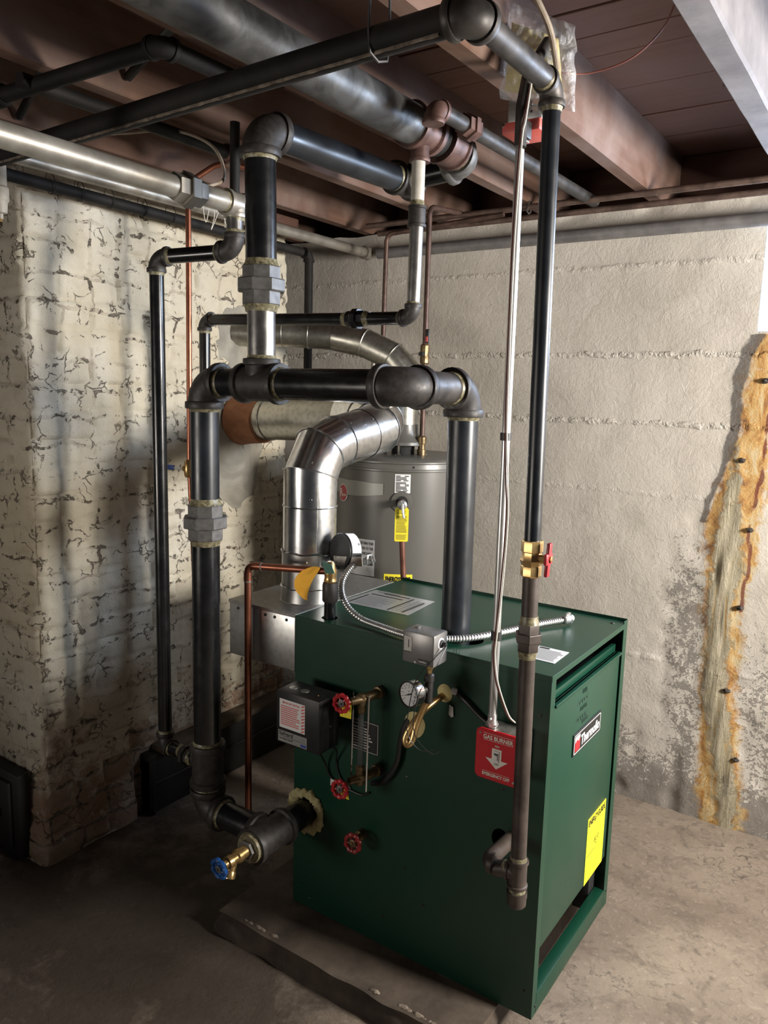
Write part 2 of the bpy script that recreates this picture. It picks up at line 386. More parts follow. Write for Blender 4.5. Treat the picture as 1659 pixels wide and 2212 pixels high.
def spline(P, n=12):
    P = [V(p) for p in P]; Q = [P[0]*2-P[1]] + P + [P[-1]*2-P[-2]]; out = []
    for i in range(1, len(Q)-2):
        for k in range(n):
            t_ = k/n; a, b, c, d = Q[i-1], Q[i], Q[i+1], Q[i+2]
            out.append(.5*((2*b)+(c-a)*t_+(2*a-5*b+4*c-d)*t_*t_+(3*b-a-3*c+d)*t_**3))
    out.append(P[-1]); return out
def arc(P, d1, d2, R, n=10):
    """points of a bend at corner P, arriving along d1 and leaving along d2"""
    P, d1, d2 = V(P), V(d1).normalized(), V(d2).normalized()
    a = P - d1*R; b = P + d2*R; out = []
    for k in range(n+1):
        t_ = k/n; out.append(a*(1-t_)**2 + P*2*t_*(1-t_)*.83 + b*t_**2 + (a+b)*.5*2*t_*(1-t_)*.17)
    return out
# --- plumbing parts
def pipe(par, a, b, r, mat, label=None, name='pipe'):
    return MB(mat).sweep([a, b], r, 28).build(name, par, label)
def dope(par, p, d, r, l=.012, mat='pipe_dope'):
    """ring of pipe sealant on the thread just outside a fitting"""
    mb = MB(mat); mb.lathe(p, d, [(0, r*1.03), (l*.4, r*1.06), (l, r*1.015)], 28)
    return mb
def elbow(par, P, d_in, d_out, r, mat='cast_iron', k=1.55, dp=True, label=None):
    """cast elbow: d_in points into the fitting, d_out away from it"""
    d1, d2 = V(d_in).normalized(), V(d_out).normalized(); R = r*k
    mb = MB(mat); rf = r*1.17
    mb.sweep(arc(P, d1, d2, R, 10), rf, 28)
    band = [(0, rf*.9), (.0, r*1.30), (.003, r*1.34), (r*.42, r*1.34), (r*.42+.003, r*1.30), (r*.5, rf)]
    mb.lathe(V(P)-d1*(R+r*.28), d1, band, 28); mb.lathe(V(P)+d2*(R+r*.28), -d2, band, 28)
    if dp:
        mb.mat('pipe_dope'); mb.lathe(V(P)-d1*(R+r*.28), -d1, [(0, r*1.10), (.003, r*1.05), (.008, r*1.008)], 28)
        mb.lathe(V(P)+d2*(R+r*.28), d2, [(0, r*1.10), (.003, r*1.05), (.008, r*1.008)], 28)
    return mb.build('elbow', par, label)
def tee(par, P, d, br, r, rb=None, mat='cast_iron', k=1.75, dp=True, kb=1.6, label=None, name='tee'):
    d, br, P = V(d).normalized(), V(br).normalized(), V(P); rb = rb or r
    mb = MB(mat); L = r*k; rf = r*1.17; Lb = max(r, rb)*kb
    prof = [(-L, r*1.0), (-L, r*1.31), (-L+.003, r*1.34), (-L+r*.4, r*1.34), (-L+r*.5, rf), (L-r*.5, rf), (L-r*.4, r*1.34), (L-.003, r*1.34), (L, r*1.31), (L, r)]
    mb.lathe(P, d, prof, 28)
    mb.lathe(P, br, [(0, rb*1.17), (Lb-rb*.5, rb*1.17), (Lb-rb*.42, rb*1.33), (Lb-.003, rb*1.35), (Lb, rb*1.31), (Lb, rb)], 28)
    if dp:
        mb.mat('pipe_dope')
        for s_, q in ((1, d), (-1, -d)): mb.lathe(P+q*L, q, [(0, r*1.10), (.003, r*1.05), (.008, r*1.008)], 28)
        mb.lathe(P+br*Lb, br, [(0, rb*1.10), (.003, rb*1.05), (.008, rb*1.008)], 28)
    return mb.build(name, par, label)
def union(par, P, d, r, mat='union_iron', L=.10, n=8, dp=True, name='union', label=None):
    P, d = V(P), V(d).normalized(); mb = MB(mat)
    h = L/2
    mb.lathe(P, d, [(-h, r*1.1), (-h, r*1.25), (-h+.002, r*1.29), (-h*.22, r*1.29), (-h*.22, r)], n, PI/n)
    mb.lathe(P, d, [(-h*.32, r*1.2), (-h*.32, r*1.56), (-h*.26, r*1.62), (h*.28, r*1.62), (h*.34, r*1.56), (h*.34, r*1.2)], n, PI/n)
    mb.lathe(P, d, [(h*.2, r), (h*.3, r*1.29), (h-.002, r*1.29), (h, r*1.25), (h, r*1.1)], n, PI/n)
    if dp:
        mb.mat('pipe_dope'); mb.lathe(P+d*h, d, [(0, r*1.2), (.008, r*1.06), (.016, r*1.01)], 28); mb.lathe(P-d*h, -d, [(0, r*1.2), (.008, r*1.06), (.016, r*1.01)], 28)
    return mb.build(name, par, label, ang=25)
def coupling(par, P, d, r, L, mat='cast_iron', dp=True, label=None, name='coupling', k=1.3):
    P, d = V(P), V(d).normalized(); mb = MB(mat); h = L/2
    mb.lathe(P, d, [(-h, r), (-h, r*(k+.1)), (-h+L*.12, r*(k+.13)), (-h+L*.16, r*k), (h-L*.16, r*k), (h-L*.12, r*(k+.13)), (h, r*(k+.1)), (h, r)], 28)
    if dp:
        mb.mat('pipe_dope'); mb.lathe(P+d*h, d, [(0, r*1.12), (.006, r*1.05), (.013, r*1.01)], 28)
    return mb.build(name, par, label)
def handwheel(par, c, ax, R, mat, lobes=10, label=None, hub='union_iron', name='handwheel'):
    c, ax = V(c), V(ax).normalized(); u, w = perp(ax); mb = MB(mat)
    n = lobes*6; rings = []
    for k in range(n):
        a = 2*PI*k/n; q = abs(math.sin(lobes*a/2))
        rc = R*(.78+.05*q); e = u*math.cos(a)+w*math.sin(a); rt = R*(.17+.07*q)
        rings.append([c + e*(rc+rt*math.cos(b)) + ax*rt*1.0*math.sin(b) for b in [2*PI*j/8 for j in range(8)]])
    rings.append(rings[0]); mb.grid(rings, True)
    for k in range(5):
        a = 2*PI*k/5+.2; e = u*math.cos(a)+w*math.sin(a)
        mb.sweep([c + e*R*.2, c + e*R*.55 - ax*R*.05, c+e*R*.82], [R*.13, R*.10, R*.10], 8)
    mb.lathe(c, ax, [(-R*.25, R*.2), (-R*.15, R*.36), (R*.08, R*.38), (R*.1, R*.3)], 20)
    mb.mat(hub); mb.lathe(c, ax, [(R*.05, R*.30), (R*.13, R*.36), (R*.15, R*.30), (R*.15, .0001)], 20)
    mb.lathe(c, ax, [(R*.1, R*.11), (R*.28, R*.11), (R*.30, R*.07)], 6)
    return mb.build(name, par, label)
def duct(mb, pts, r, seams=True, seg=36, rs=.0022):
    mb.sweep(pts, r, seg, cap=False)
    pts = [V(p) for p in pts]
    if seams:
        for i in range(1, len(pts)-1):
            n_ = ((pts[i]-pts[i-1]).normalized()+(pts[i+1]-pts[i]).normalized()).normalized()
            u, w = perp(n_); tn = (pts[i]-pts[i-1]).normalized()
            ring = []
            for k in range(seg+1):
                a = 2*PI*k/seg; v = u*math.cos(a)+w*math.sin(a)
                vv = v - tn*v.dot(tn); 
                ring.append(pts[i]+v*(r+.0012)/max(vv.length, .3))
            mb.sweep(ring, rs, 6)
    return mb
def rows(mb, o, R, U, w, h, n, gap=.45, var=.3, seed=1, skip=()):
    """lines of small print"""
    rd = random.Random(seed); R, U, o = V(R), V(U), V(o); st = h/n
    for i in range(n):
        if i in skip: continue
        L = w*(1-rd.random()*var); mb.quad(o + U*(h-(i+.8)*st), R*L, U*st*(1-gap))

# ================================================================== SETTING
# floor
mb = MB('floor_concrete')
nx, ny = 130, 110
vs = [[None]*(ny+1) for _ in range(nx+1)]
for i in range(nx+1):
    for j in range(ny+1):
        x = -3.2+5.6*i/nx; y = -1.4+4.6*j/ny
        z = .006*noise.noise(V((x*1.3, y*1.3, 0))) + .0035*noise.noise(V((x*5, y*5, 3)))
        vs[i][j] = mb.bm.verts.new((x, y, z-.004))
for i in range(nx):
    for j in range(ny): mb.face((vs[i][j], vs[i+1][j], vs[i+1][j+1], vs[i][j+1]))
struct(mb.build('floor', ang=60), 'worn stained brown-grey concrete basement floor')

# concrete wall with window opening
def lin(a, b, st):
    n = max(1, round((b-a)/st)); return [a+(b-a)*k/n for k in range(n)]
xs = lin(-2.75, -1.2, .05) + lin(-1.2, -.95, .025) + lin(-.95, -.47, .0098) + lin(-.47, .2, .012) + lin(.2, 2.3, .06) + [2.3]
zs = lin(-.02, 1.72, .0105) + lin(1.72, 2.155, .012) + [2.155]
def interp(tab, z):
    if z <= tab[0][0]: return tab[0][1]
    for (a, va), (b, vb) in zip(tab, tab[1:]):
        if z <= b: return va+(vb-va)*(z-a)/(b-a)
    return tab[-1][1]
SL = [(0,-.500),(.2,-.540),(.43,-.534),(.63,-.550),(.8,-.556),(1.09,-.582),(1.2,-.555),(1.29,-.523),(1.4,-.508),(1.64,-.504),(1.72,-.47),(1.8,-.47)]
SR = [(0,-.360),(.25,-.385),(.49,-.420),(.66,-.425),(.82,-.425),(.99,-.395),(1.3,-.385),(1.72,-.36),(1.8,-.36)]
GL = [(0,-.428),(.12,-.450),(.30,-.492),(.43,-.520),(.63,-.535),(.80,-.540),(1.0,-.545),(1.15,-.52),(1.3,-.50),(1.35,-.47)]
GR = [(0,-.385),(.12,-.392),(.30,-.415),(.43,-.440),(.63,-.465),(.80,-.455),(.95,-.445),(1.15,-.47),(1.3,-.49),(1.35,-.49)]
def sm(x, w): return max(0, min(1, .5+x/w))
mb = MB('painted_concrete'); grid = {}; wear = []; drip = []
for i, x in enumerate(xs):
    for j, z in enumerate(zs):
        wob = .020*noise.noise(V((x*6, z*7, 5))) + .010*noise.noise(V((x*20, z*22, 8)))
        xl, xr = interp(SL, z), interp(SR, z); gl, gr = interp(GL, z), interp(GR, z); xx = x+wob
        ins = min(xx-xl, xr-xx)
        rust = sm(ins-.006, .07)*.85 if z < 1.72 else 0
        if z > 1.35: rust *= .75
        glaze = sm(min(xx-gl, gr-xx), .05) if z < 1.36 else 0
        nn = noise.noise(V((x*3, z*3, 2)))
        lo = sm(.20+.10*nn+.06*(x+.6)-z, .22)*.75
        side = math.exp(-((x-xl+.05)/.10)**2)*sm(1.05-z+.2*nn, .5)*.55 + math.exp(-((x-xr-.08)/.12)**2)*sm(.75-z, .5)*.5
        spot = .55*math.exp(-((x+.66)**2/.004+(z-.82)**2/.003)) + .6*math.exp(-((x+.80)**2/.008+(z-.22)**2/.006))
        peel = min(1, max(lo, side, spot)+.02)
        y = 2.82 + .006*noise.noise(V((x*1.5, z*1.5, 1))) + .0025*noise.noise(V((x*8, z*8, 4)))
        for zl in (1.41, 1.648, 1.95, .55): 
            dz = z-zl-.003*noise.noise(V((x*9, zl, 0))); y -= .0045*math.exp(-(dz/.007)**2)*max(0, .6+noise.noise(V((x*24, zl*7, 0))))*(1 if x < -.58 else .2)
        y -= .010*glaze*(.5+.9*noise.noise(V((x*40, z*6, 3)))) + .004*rust
        y += .010*peel*max(0, noise.noise(V((x*14, z*14, 6))))*2
        if z > 2.13: y += .02*max(0, noise.noise(V((x*10, z*10, 6))))
        grid[i, j] = mb.bm.verts.new((x, y, z + (.012*noise.noise(V((x*7, 0, 0))) if j == len(zs)-1 else 0)))
        dl = interp([(0,-.40),(.5,-.43),(.8,-.425),(1.0,-.430),(1.3,-.408),(1.72,-.378)], z)
        dr = (1-abs(xx-dl)/.012 if z > .78 else 0)
        blk = 0
        if 1.30 < z < 1.72: blk = sm(.022-abs(xx-xl-.0), .03)*.8
        if 1.08 < z <= 1.30: blk = max(blk, sm(.016-abs(xx-(xl-.005)), .02)*.7)
        if z > 1.45 and x > dl: dr = max(dr, sm(xx-dl, .02)*.6*sm(z-1.5, .3))
        wear.append((glaze, rust, peel, 1)); drip.append((max(0, min(1, dr)), blk, 0, 1))
for i in range(len(xs)-1):
    for j in range(len(zs)-1):
        if xs[i] > -.4701 and xs[i+1] < .45 and zs[j] > 1.7199: continue
        mb.face((grid[i, j], grid[i+1, j], grid[i+1, j+1], grid[i, j+1]))
def paint(me, name, vals):
    a = me.color_attributes.new(name, 'FLOAT_COLOR', 'POINT'); a.data.foreach_set('color', [c for v in vals for c in v])
wb = mb.build('wall_back', ang=70, rn=False); paint(wb.data, 'wear', wear); paint(wb.data, 'drip', drip)
struct(wb, 'whitewashed concrete wall with rust-stained seam under the window')
# reveal, sill and top ledge of that wall (thickness)
mb = MB('painted_concrete')
mb.box((-2.75, 2.835, 0), (-.472, 3.12, 2.14)); mb.box((-.472, 2.835, 0), (.452, 3.12, 1.712)); mb.box((.452, 2.835, 0), (2.3, 3.12, 2.14))
o = mb.build('wall_back_core', ang=30); struct(o, 'solid depth of the concrete wall')
mb = MB('window_frame')
mb.box((-.472, 2.822, 1.712), (-.466, 3.06, 2.16), .002); mb.box((-.472, 2.822, 1.708), (.452, 3.06, 1.722), .002)
struct(mb.build('trim_1'), 'white plastered window reveal and sill')
wf = MB('window_frame')
for a, b in (((-.466, 3.0, 1.722), (-.43, 3.04, 2.15)), ((.41, 3.0, 1.722), (.452, 3.04, 2.15)), ((-.43, 3.0, 1.722), (.41, 3.04, 1.755)), ((-.43, 3.0, 2.115), (.41, 3.04, 2.15)), ((-.02, 3.0, 1.755), (.01, 3.04, 2.115))):
    wf.box(a, b, .004)
w = struct(wf.build('window_1', ang=30), 'small basement window in a pale frame')
MB('window_glass').box((-.43, 3.015, 1.755), (.41, 3.02, 2.115)).build('pane', w)
TIES = [(-.428,1.563),(-.475,1.30),(-.430,1.07),(-.436,.80),(-.452,.50),(-.402,.26)]
for x, z in TIES:
    mb = MB('iron_tie'); b2 = bmesh.new(); bmesh.ops.create_icosphere(b2, subdivisions=3, radius=1)
    for v in b2.verts:
        k = 1+.45*noise.noise(v.co*1.7+V((x*9, 0, z*9))); v.co = V((x+v.co.x*.011*k, 2.812+v.co.y*.010*k, z+v.co.z*.008*k))
    mb.merge(b2); mb.build('form_tie', wb)

# brick chimney ------------------------------------------------------
CX, CY, CF = -2.13, 1.29, 2.42
def bricku(u, v):
    row = math.floor(v/.083); uu = u + (row % 2)*.1075
    fu = (uu/.215) % 1; fv = (v/.083) % 1
    du = min(fu, 1-fu)*.215; dv = min(fv, 1-fv)*.083
    key = (math.floor(uu/.215), row)
    return min(du, dv), key
us = lin(-.85, 0, .012) + lin(0, CF-CY, .0078) + lin(CF-CY, CF-CY+.45, .02) + [CF-CY+.45]
vz = lin(-.02, 2.12, .0088) + [2.12]
mb = MB('painted_brick'); uvl = mb.bm.loops.layers.uv.new('UVMap'); G = {}; UVs = {}; wear = []
for i, u in enumerate(us):
    for j, z in enumerate(vz):
        w1 = .010*noise.noise(V((u*5, z*5, 0))); w2 = .007*noise.noise(V((u*5, z*5, 9)))
        d, key = bricku(u+w1, z+w2)
        rr = random.Random(key[0]*131+key[1]*17); off = (rr.random()-.5)*.010; wr = rr.random()
        e = max(0, 1-d/.015); gouge = max(0, noise.noise(V((u*11, z*11, 2)))-.05)
        hgt = off - .011*e*e*(.25+1.1*max(0, .45+noise.noise(V((u*9, z*9, 4))))) + .007*noise.noise(V((u*3, z*3, 7))) - .016*gouge*gouge*2 + .003*noise.noise(V((u*30, z*30, 1)))
        # round the arris and let it wander
        dc = min(abs(u), abs(u-(CF-CY))); jig = .014*noise.noise(V((0, z*9, 3))) + .006*noise.noise(V((0, z*30, 6)))
        lowbulge = .03*max(0, 1-z/.35)**1.5 if u < .33 else 0
        rnd = .018*max(0, 1-dc/.03)**2 - jig*max(0, 1-dc/.12)
        if u <= 0: P = V((CX+u, CY, z)); nrm = V((0,-1,0)); tn = V((1,0,0))
        elif u <= CF-CY: P = V((CX, CY+u, z)); nrm = V((1,0,0)); tn = V((0,-1,0)) if u < .5 else V((0,1,0))
        else: P = V((CX-(u-(CF-CY)), CF, z)); nrm = V((0,1,0)); tn = V((1,0,0))
        P += nrm*(hgt - rnd*.6 + lowbulge)
        if dc < .04: P -= tn*rnd*.6*(1-dc/.04)
        if abs(u) < .06: P += tn*lowbulge*(1-abs(u)/.06)
        if z > 2.0: P -= nrm*.02*max(0, noise.noise(V((u*12, z*12, 0))))
        G[i, j] = mb.bm.verts.new(P); UVs[G[i, j]] = (u+.85, z+.02)
        lw = sm(.42+.15*noise.noise(V((u*4, z*4, 3)))-z, .5)*(.75+.4*(wr-.5))
        if z > 1.93: lw = max(lw, .35*(z-1.93)/.15)
        wear.append((max(0, min(1, lw)), wr, 0, 1))
hx = lambda u: (u > .34 and u < CF-CY)
for i in range(len(us)-1):
    for j in range(len(vz)-1):
        f = mb.face((G[i, j], G[i+1, j], G[i+1, j+1], G[i, j+1]))
        if f:
            for l in f.loops: l[uvl].uv = UVs[l.vert]
ch = mb.build('wall_left', ang=70, rn=False); paint(ch.data, 'wear', wear)
struct(ch, 'whitewashed brick chimney breast with cracked paint')
mb = MB('mortar_patch')
for (cy, cz, ry, rz, th, sd) in ((2.135, 1.30, .15, .27, .030, 1), (2.13, 1.68, .12, .13, .022, 5)):
    rings = []
    for k in range(9):
        f = k/8; ring = []
        for q in range(40):
            a = 2*PI*q/40; wv = 1+.22*noise.noise(V((math.cos(a)*1.6, math.sin(a)*1.6, sd)))
            ring.append(V((CX-.008+th*(1-f**2.4)+.006*noise.noise(V((f*5, a*2, sd))), cy+math.cos(a)*ry*f*wv, cz+math.sin(a)*rz*f*wv)))
        rings.append(ring)
    mb.grid(rings, True)
mb.build('mortar_patch', ch, 'smooth grey mortar smeared around the flue openings')
# black board along the chimney foot with wooden ledge
mb = MB('black_board'); mb.box((CX-.01, 1.655, 0), (CX+.045, CF+.03, .215), .004); mb.box((CX+.04, 1.67, .10), (CX+.052, CF+.02, .115), .003)
mb.box((CX-.01, 1.655, 0), (CX+.060, 1.668, .20), .004)
mb.mat('ledge_wood'); mb.box((CX-.005, 1.70, .212), (CX+.075, CF+.03, .236), .006)
struct(mb.build('baseboard_left', ang=30), 'black board with dusty wooden ledge along the chimney foot')
# iron cleanout frame on the chimney front
t_ = thing('cleanout_door', 'black iron cleanout door low on the near face of the brick chimney', 'door', (-2.40, 1.245, 0))
MB('iron_door').box((-2.64, 1.235, .0), (-2.19, 1.275, .285), .008).build('frame', t_)
mb = MB('iron_door'); mb.box((-2.60, 1.222, .03), (-2.225, 1.24, .255), .006); mb.box((-2.30, 1.212, .13), (-2.27, 1.226, .16), .003); mb.build('door', t_)

# ceiling planks and joists --------------------------------------------
mb = MB('plank_wood'); seams = [-1.3,-1.06,-.82,-.6,-.36,-.12,.12,.36,.6,.84,1.0,1.14,1.40,1.62,1.786,1.92,2.038,2.281,2.52,2.75,2.98,3.2]
for a, b in zip(seams, seams[1:]):
    dz = random.random()*.004; mb.box((-3.0, a+.002, 2.345+dz), (1.6, b-.002, 2.37+dz), .0015, seg=1)
ce = struct(mb.build('ceiling', ang=30), 'old brown plank subfloor seen between the joists')
MB('core_black').box((-3.0, -1.3, 2.376), (1.6, 3.2, 2.40)).build('subfloor_paper', ce)
rd = random.Random(3)
for y in (2.05, 2.12, 2.17, 2.24, 2.33, 2.41):
    for s_ in (-.53, -.49):
        x = s_+rd.random()*.02; a = V((x, y, 2.35)); b = a+V((rd.random()*.012-.006, rd.random()*.012-.006, -.026))
        mb = MB('iron_tie'); mb.sweep([a, b], .0014, 6); mb.build('nail', ce)
jx = [.46, .055, -.800, -1.205, -1.610, -2.015, -2.42]
for k, x in enumerate(jx):
    mb = MB('joist_wood'); n = 24; W = .047; z0, z1 = 2.160, 2.347; rings = []
    for i in range(n+1):
        y = -1.2+4.2*i/n; q = .003*noise.noise(V((x*9, y*2, 0))); qz = .003*noise.noise(V((x*9, y*2, 5)))
        c = .003
        rings.append([V(p) for p in ((x-W+q, y, z0+c+qz), (x-W+c+q, y, z0+qz), (x-c+q, y, z0+qz), (x+q, y, z0+c+qz), (x+q, y, z1), (x-W+q, y, z1))])
    mb.grid(rings, True, True, True)
    struct(mb.build('trim_%d' % (k+2), ang=30), 'rough brown floor joist')
mb = MB('beam_paint'); rings = []
for i in range(40):
    y = -1.2+4.2*i/39; q = .004*noise.noise(V((3, y*4, 0))); qz = .004*noise.noise(V((3, y*4, 5)))
    rings.append([V(p) for p in ((-.425+q, y, 2.166+qz), (-.420+q, y, 2.160+qz), (-.368+q, y, 2.160+qz), (-.362+q, y, 2.166+qz), (-.362+q, y, 2.347), (-.425+q, y, 2.347))])
mb.grid(rings, True, True, True)
struct(mb.build('trim_9', ang=30), 'pale whitewashed joist nearest the window')
mb = MB('dark_wood'); mb.box((-3.0, 3.0, 2.14), (1.6, 3.04, 2.345), .003); mb.box((-2.75, 2.86, 2.135), (1.6, 3.0, 2.150), .003)
struct(mb.build('trim_10', ang=30), 'dark rim board above the concrete wall')
mb = MB('dark_wood'); mb.box((-2.75, 1.24, 2.125), (-2.11, 2.45, 2.158), .004)
struct(mb.build('trim_11', ang=30), 'dark header board on top of the chimney')
# ================================================================== PAD
mb = MB('stucco_pad'); n = 46; x0, x1, y0, y1, zt_ = -1.46, -.688, 1.40, 2.12, .053
rings = []
per = [(x0+(x1-x0)*k/n, y0) for k in range(n)] + [(x1, y0+(y1-y0)*k/12) for k in range(12)] + [(x1-(x1-x0)*k/n, y1) for k in range(n)] + [(x0, y1-(y1-y0)*k/12) for k in range(12)]
for z, o_ in ((-.01, .030), (.02, .022), (.042, .008), (.053, -.012)):
    r_ = []
    for (x, y) in per:
        c = V((x-(x0+x1)/2, y-(y0+y1)/2, 0)); nn = noise.noise(V((x*12, y*12, z*30)))*.012
        dx = o_+nn if abs(c.x) > .37 else 0; dy = o_+nn
        r_.append(V((x+math.copysign(o_*.5+nn*.5, c.x)*(1 if abs(c.x) > .35 else 0), y+math.copysign(o_+nn, c.y)*(1 if abs(c.y) > .35 else 0), z+(nn*.25 if z > .05 else 0))))
    rings.append(r_)
mb.grid(rings, True, False, True)
mb.mat('pad_crust'); rd = random.Random(11)
for k in range(26):
    x = -.97+.27*rd.random() if k < 18 else -1.38+.12*rd.random(); s_ = .003+.004*rd.random()
    b2 = bmesh.new(); bmesh.ops.create_icosphere(b2, subdivisions=2, radius=1)
    for v in b2.verts: kk = 1+.5*noise.noise(v.co*2+V((k*3, 0, 0))); v.co = V((x+v.co.x*s_*2.2*kk, y0+.004+.012*(rd.random()-.5)*.2+v.co.y*s_*kk, .052+v.co.z*s_*kk*.8))
    mb.merge(b2)
pad = tag(mb.build('concrete_pad', ang=50), 'rough low concrete pad with crumbled edge under the green boiler', 'pad')

# ================================================================== BOILER
BX0, BX1, BY0, BY1, BZ0, BZ1 = -1.330, -.598, 1.546, 2.072, .0545, .895
bo = thing('boiler', 'large dark green steel-cased steam boiler standing on the low concrete pad', 'boiler', ((BX0+BX1)/2, (BY0+BY1)/2, BZ0))
def holed(mb, corners, holes, thick, seg=28):
    """flat sheet with round/elliptical cut-outs; corners in order, holes=(centre,u,v)"""
    b2 = bmesh.new(); es = []
    def loop(pts):
        vs_ = [b2.verts.new(V(p)) for p in pts]
        for i in range(len(vs_)): es.append(b2.edges.new((vs_[i], vs_[(i+1) % len(vs_)])))
        return vs_
    loops = [loop(corners)]
    for c, u, v in holes: loops.append(loop([V(c)+V(u)*math.cos(2*PI*k/seg)+V(v)*math.sin(2*PI*k/seg) for k in range(seg)]))
    bmesh.ops.triangle_fill(b2, use_beauty=True, use_dissolve=False, edges=es)
    th = V(thick); top = {v: b2.verts.new(v.co+th) for l in loops for v in l}
    for f in list(b2.faces): b2.faces.new([top[v] for v in f.verts][::-1])
    for l in loops:
        for i in range(len(l)): a, b = l[i], l[(i+1) % len(l)]; b2.faces.new((a, b, top[b], top[a]))
    mb.merge(b2)
# side panel facing the piping
mb = MB('green_enamel')
holed(mb, [(BX0, BY0, BZ0), (BX1, BY0, BZ0), (BX1, BY0, BZ1-.004), (BX0, BY0, BZ1-.004)],
      [((-1.283, BY0, .345), (.046, 0, 0), (0, 0, .050)), ((-.700, BY0, .475), (.022, 0, 0), (0, 0, .026)), ((-.860, BY0, .790), (.016, 0, 0), (0, 0, .018))], (0, .0018, 0))
mb.box((BX1-.0018, BY0+.0004, BZ0), (BX1, BY0+.026, BZ1-.004)); mb.box((BX0, BY0+.002, BZ0), (BX0+.002, BY1, BZ0+.68))
mb.mat('black_plastic')
for x, z in ((-.62, .12), (-.62, .80), (-.70, .60), (-.96, .30), (-.99, .62), (-1.30, .12), (-1.02, .14), (-.9, .22)):
    mb.lathe((x, BY0, z), (0,-1,0), [(0, .0035), (.0015, .0032), (.002, .001)], 10)
mb.mat('flex_zinc')
for x, z in ((-.962, .548), (-1.27, .085)): mb.lathe((x, BY0, z), (0,-1,0), [(0, .0022), (.0015, .001)], 8)
mb.build('side_panel', bo, ang=30)
mb = MB('green_enamel'); mb.box((BX0, BY1-.002, BZ0), (BX1, BY1, BZ1+.008), .0005, seg=1); mb.box((BX1-.002, BY1-.030, BZ0), (BX1+.001, BY1, BZ1+.006), .0005, seg=1)
mb.mat('black_plastic'); mb.lathe((BX1+.001, BY1-.012, .10), (1,0,0), [(0, .004), (.002, .003)], 10)
mb.build('rear_panel', bo, ang=30)
# top
mb = MB('green_enamel')
holed(mb, [(BX0, BY0+.001, BZ1), (BX1, BY0+.001, BZ1), (BX1, BY1-.004, BZ1), (BX0, BY1-.004, BZ1)],
      [((-.885, 1.655, BZ1), (.060, 0, 0), (0, .048, 0)), ((-1.245, 1.586, BZ1), (.022, 0, 0), (0, .022, 0))], (0, 0, -.0015))
mb.box((BX0, BY0-.0014, BZ1-.014), (BX1+.0012, BY0+.0006, BZ1), .0006, seg=1); mb.box((BX1-.0008, BY0+.0006, BZ1-.014), (BX1+.0014, BY1-.03, BZ1), .0006, seg=1)
mb.mat('black_plastic'); mb.lathe((-.625, 2.03, BZ1), (0,0,1), [(0, .006), (.002, .005), (.003, .002)], 12)
mb.build('top_panel', bo, ang=30)
# front door and frame (faces +X)
mb = MB('green_enamel'); mb.box((BX1-.012, 1.574, .218), (BX1-.002, 2.034, .820), .003); mb.box((BX1-.012, 1.574, .812), (BX1+.004, 2.034, .820), .002)
door = mb.build('front_door', bo, ang=30)
mb = MB('green_enamel'); mb.box((BX1-.006, 1.572, .835+.045), (BX1, 2.042, BZ1-.002)); mb.box((BX1-.03, 1.572, .812), (BX1-.018, 2.042, .836), .001)
mb.build('air_slot_frame', bo)
mb = MB('green_enamel'); mb.box((BX1-.004, 1.57, .056), (BX1+.0008, 2.045, .108), .001); mb.box((BX1-.028, 1.57, .106), (BX1+.0008, 2.045, .110), .001)
mb.mat('black_plastic'); mb.lathe((BX1, 1.566, .078), (1,0,0), [(0, .004), (.002, .003)], 10)
mb.build('bottom_rail', bo, ang=30)
mb = MB('core_black'); mb.box((BX0+.04, 1.62, .30), (BX1-.06, 2.03, .84), .01); mb.box((BX0+.03, 1.575, .262), (BX1-.03, 2.045, .30), .004)
mb.box((BX0+.03, 1.57, .055), (BX0+.05, 2.05, .30)); mb.box((BX1-.075, 2.0, .055), (BX1-.03, 2.05, .30), .003)
for k in range(5): mb.box((BX0+.12+k*.11, 1.64, .22), (BX0+.15+k*.11, 2.0, .262), .004)
mb.build('boiler_core', bo, 'black cast iron sections inside the casing')
xw, yw = V((0,1,0)), V((0,0,1))
# brand plate
mb = MB('black_ink'); mb.box((BX1-.003, 1.707, .644), (BX1+.0012, 1.900, .700), .0008, seg=1)
mb.mat('white_label'); X = BX1+.0016
for o_, a, b in (((X,1.711,.648),(0,.185,0),(0,0,.0022)), ((X,1.711,.6938),(0,.185,0),(0,0,.0022)), ((X,1.711,.648),(0,.0022,0),(0,0,.048)), ((X,1.8938,.648),(0,.0022,0),(0,0,.048))): mb.quad(o_, a, b)
mb.poly([(X,1.718,.676), (X,1.730,.682), (X,1.740,.676), (X,1.750,.684), (X,1.750,.691), (X,1.718,.691)])
mb.mat('red_plate'); mb.poly([(X,1.718,.653), (X,1.750,.653), (X,1.750,.684), (X,1.740,.676), (X,1.730,.682), (X,1.718,.676)])
pl = mb.build('brand_plate', bo, 'black plate with white lettering and a red flame square', rn=False)
MB('white_label').text('Thermoflo', (X+.0003, 1.756, .6585), xw, yw, .026, wid=.132, bold=.03).build('lettering', pl, rn=False)
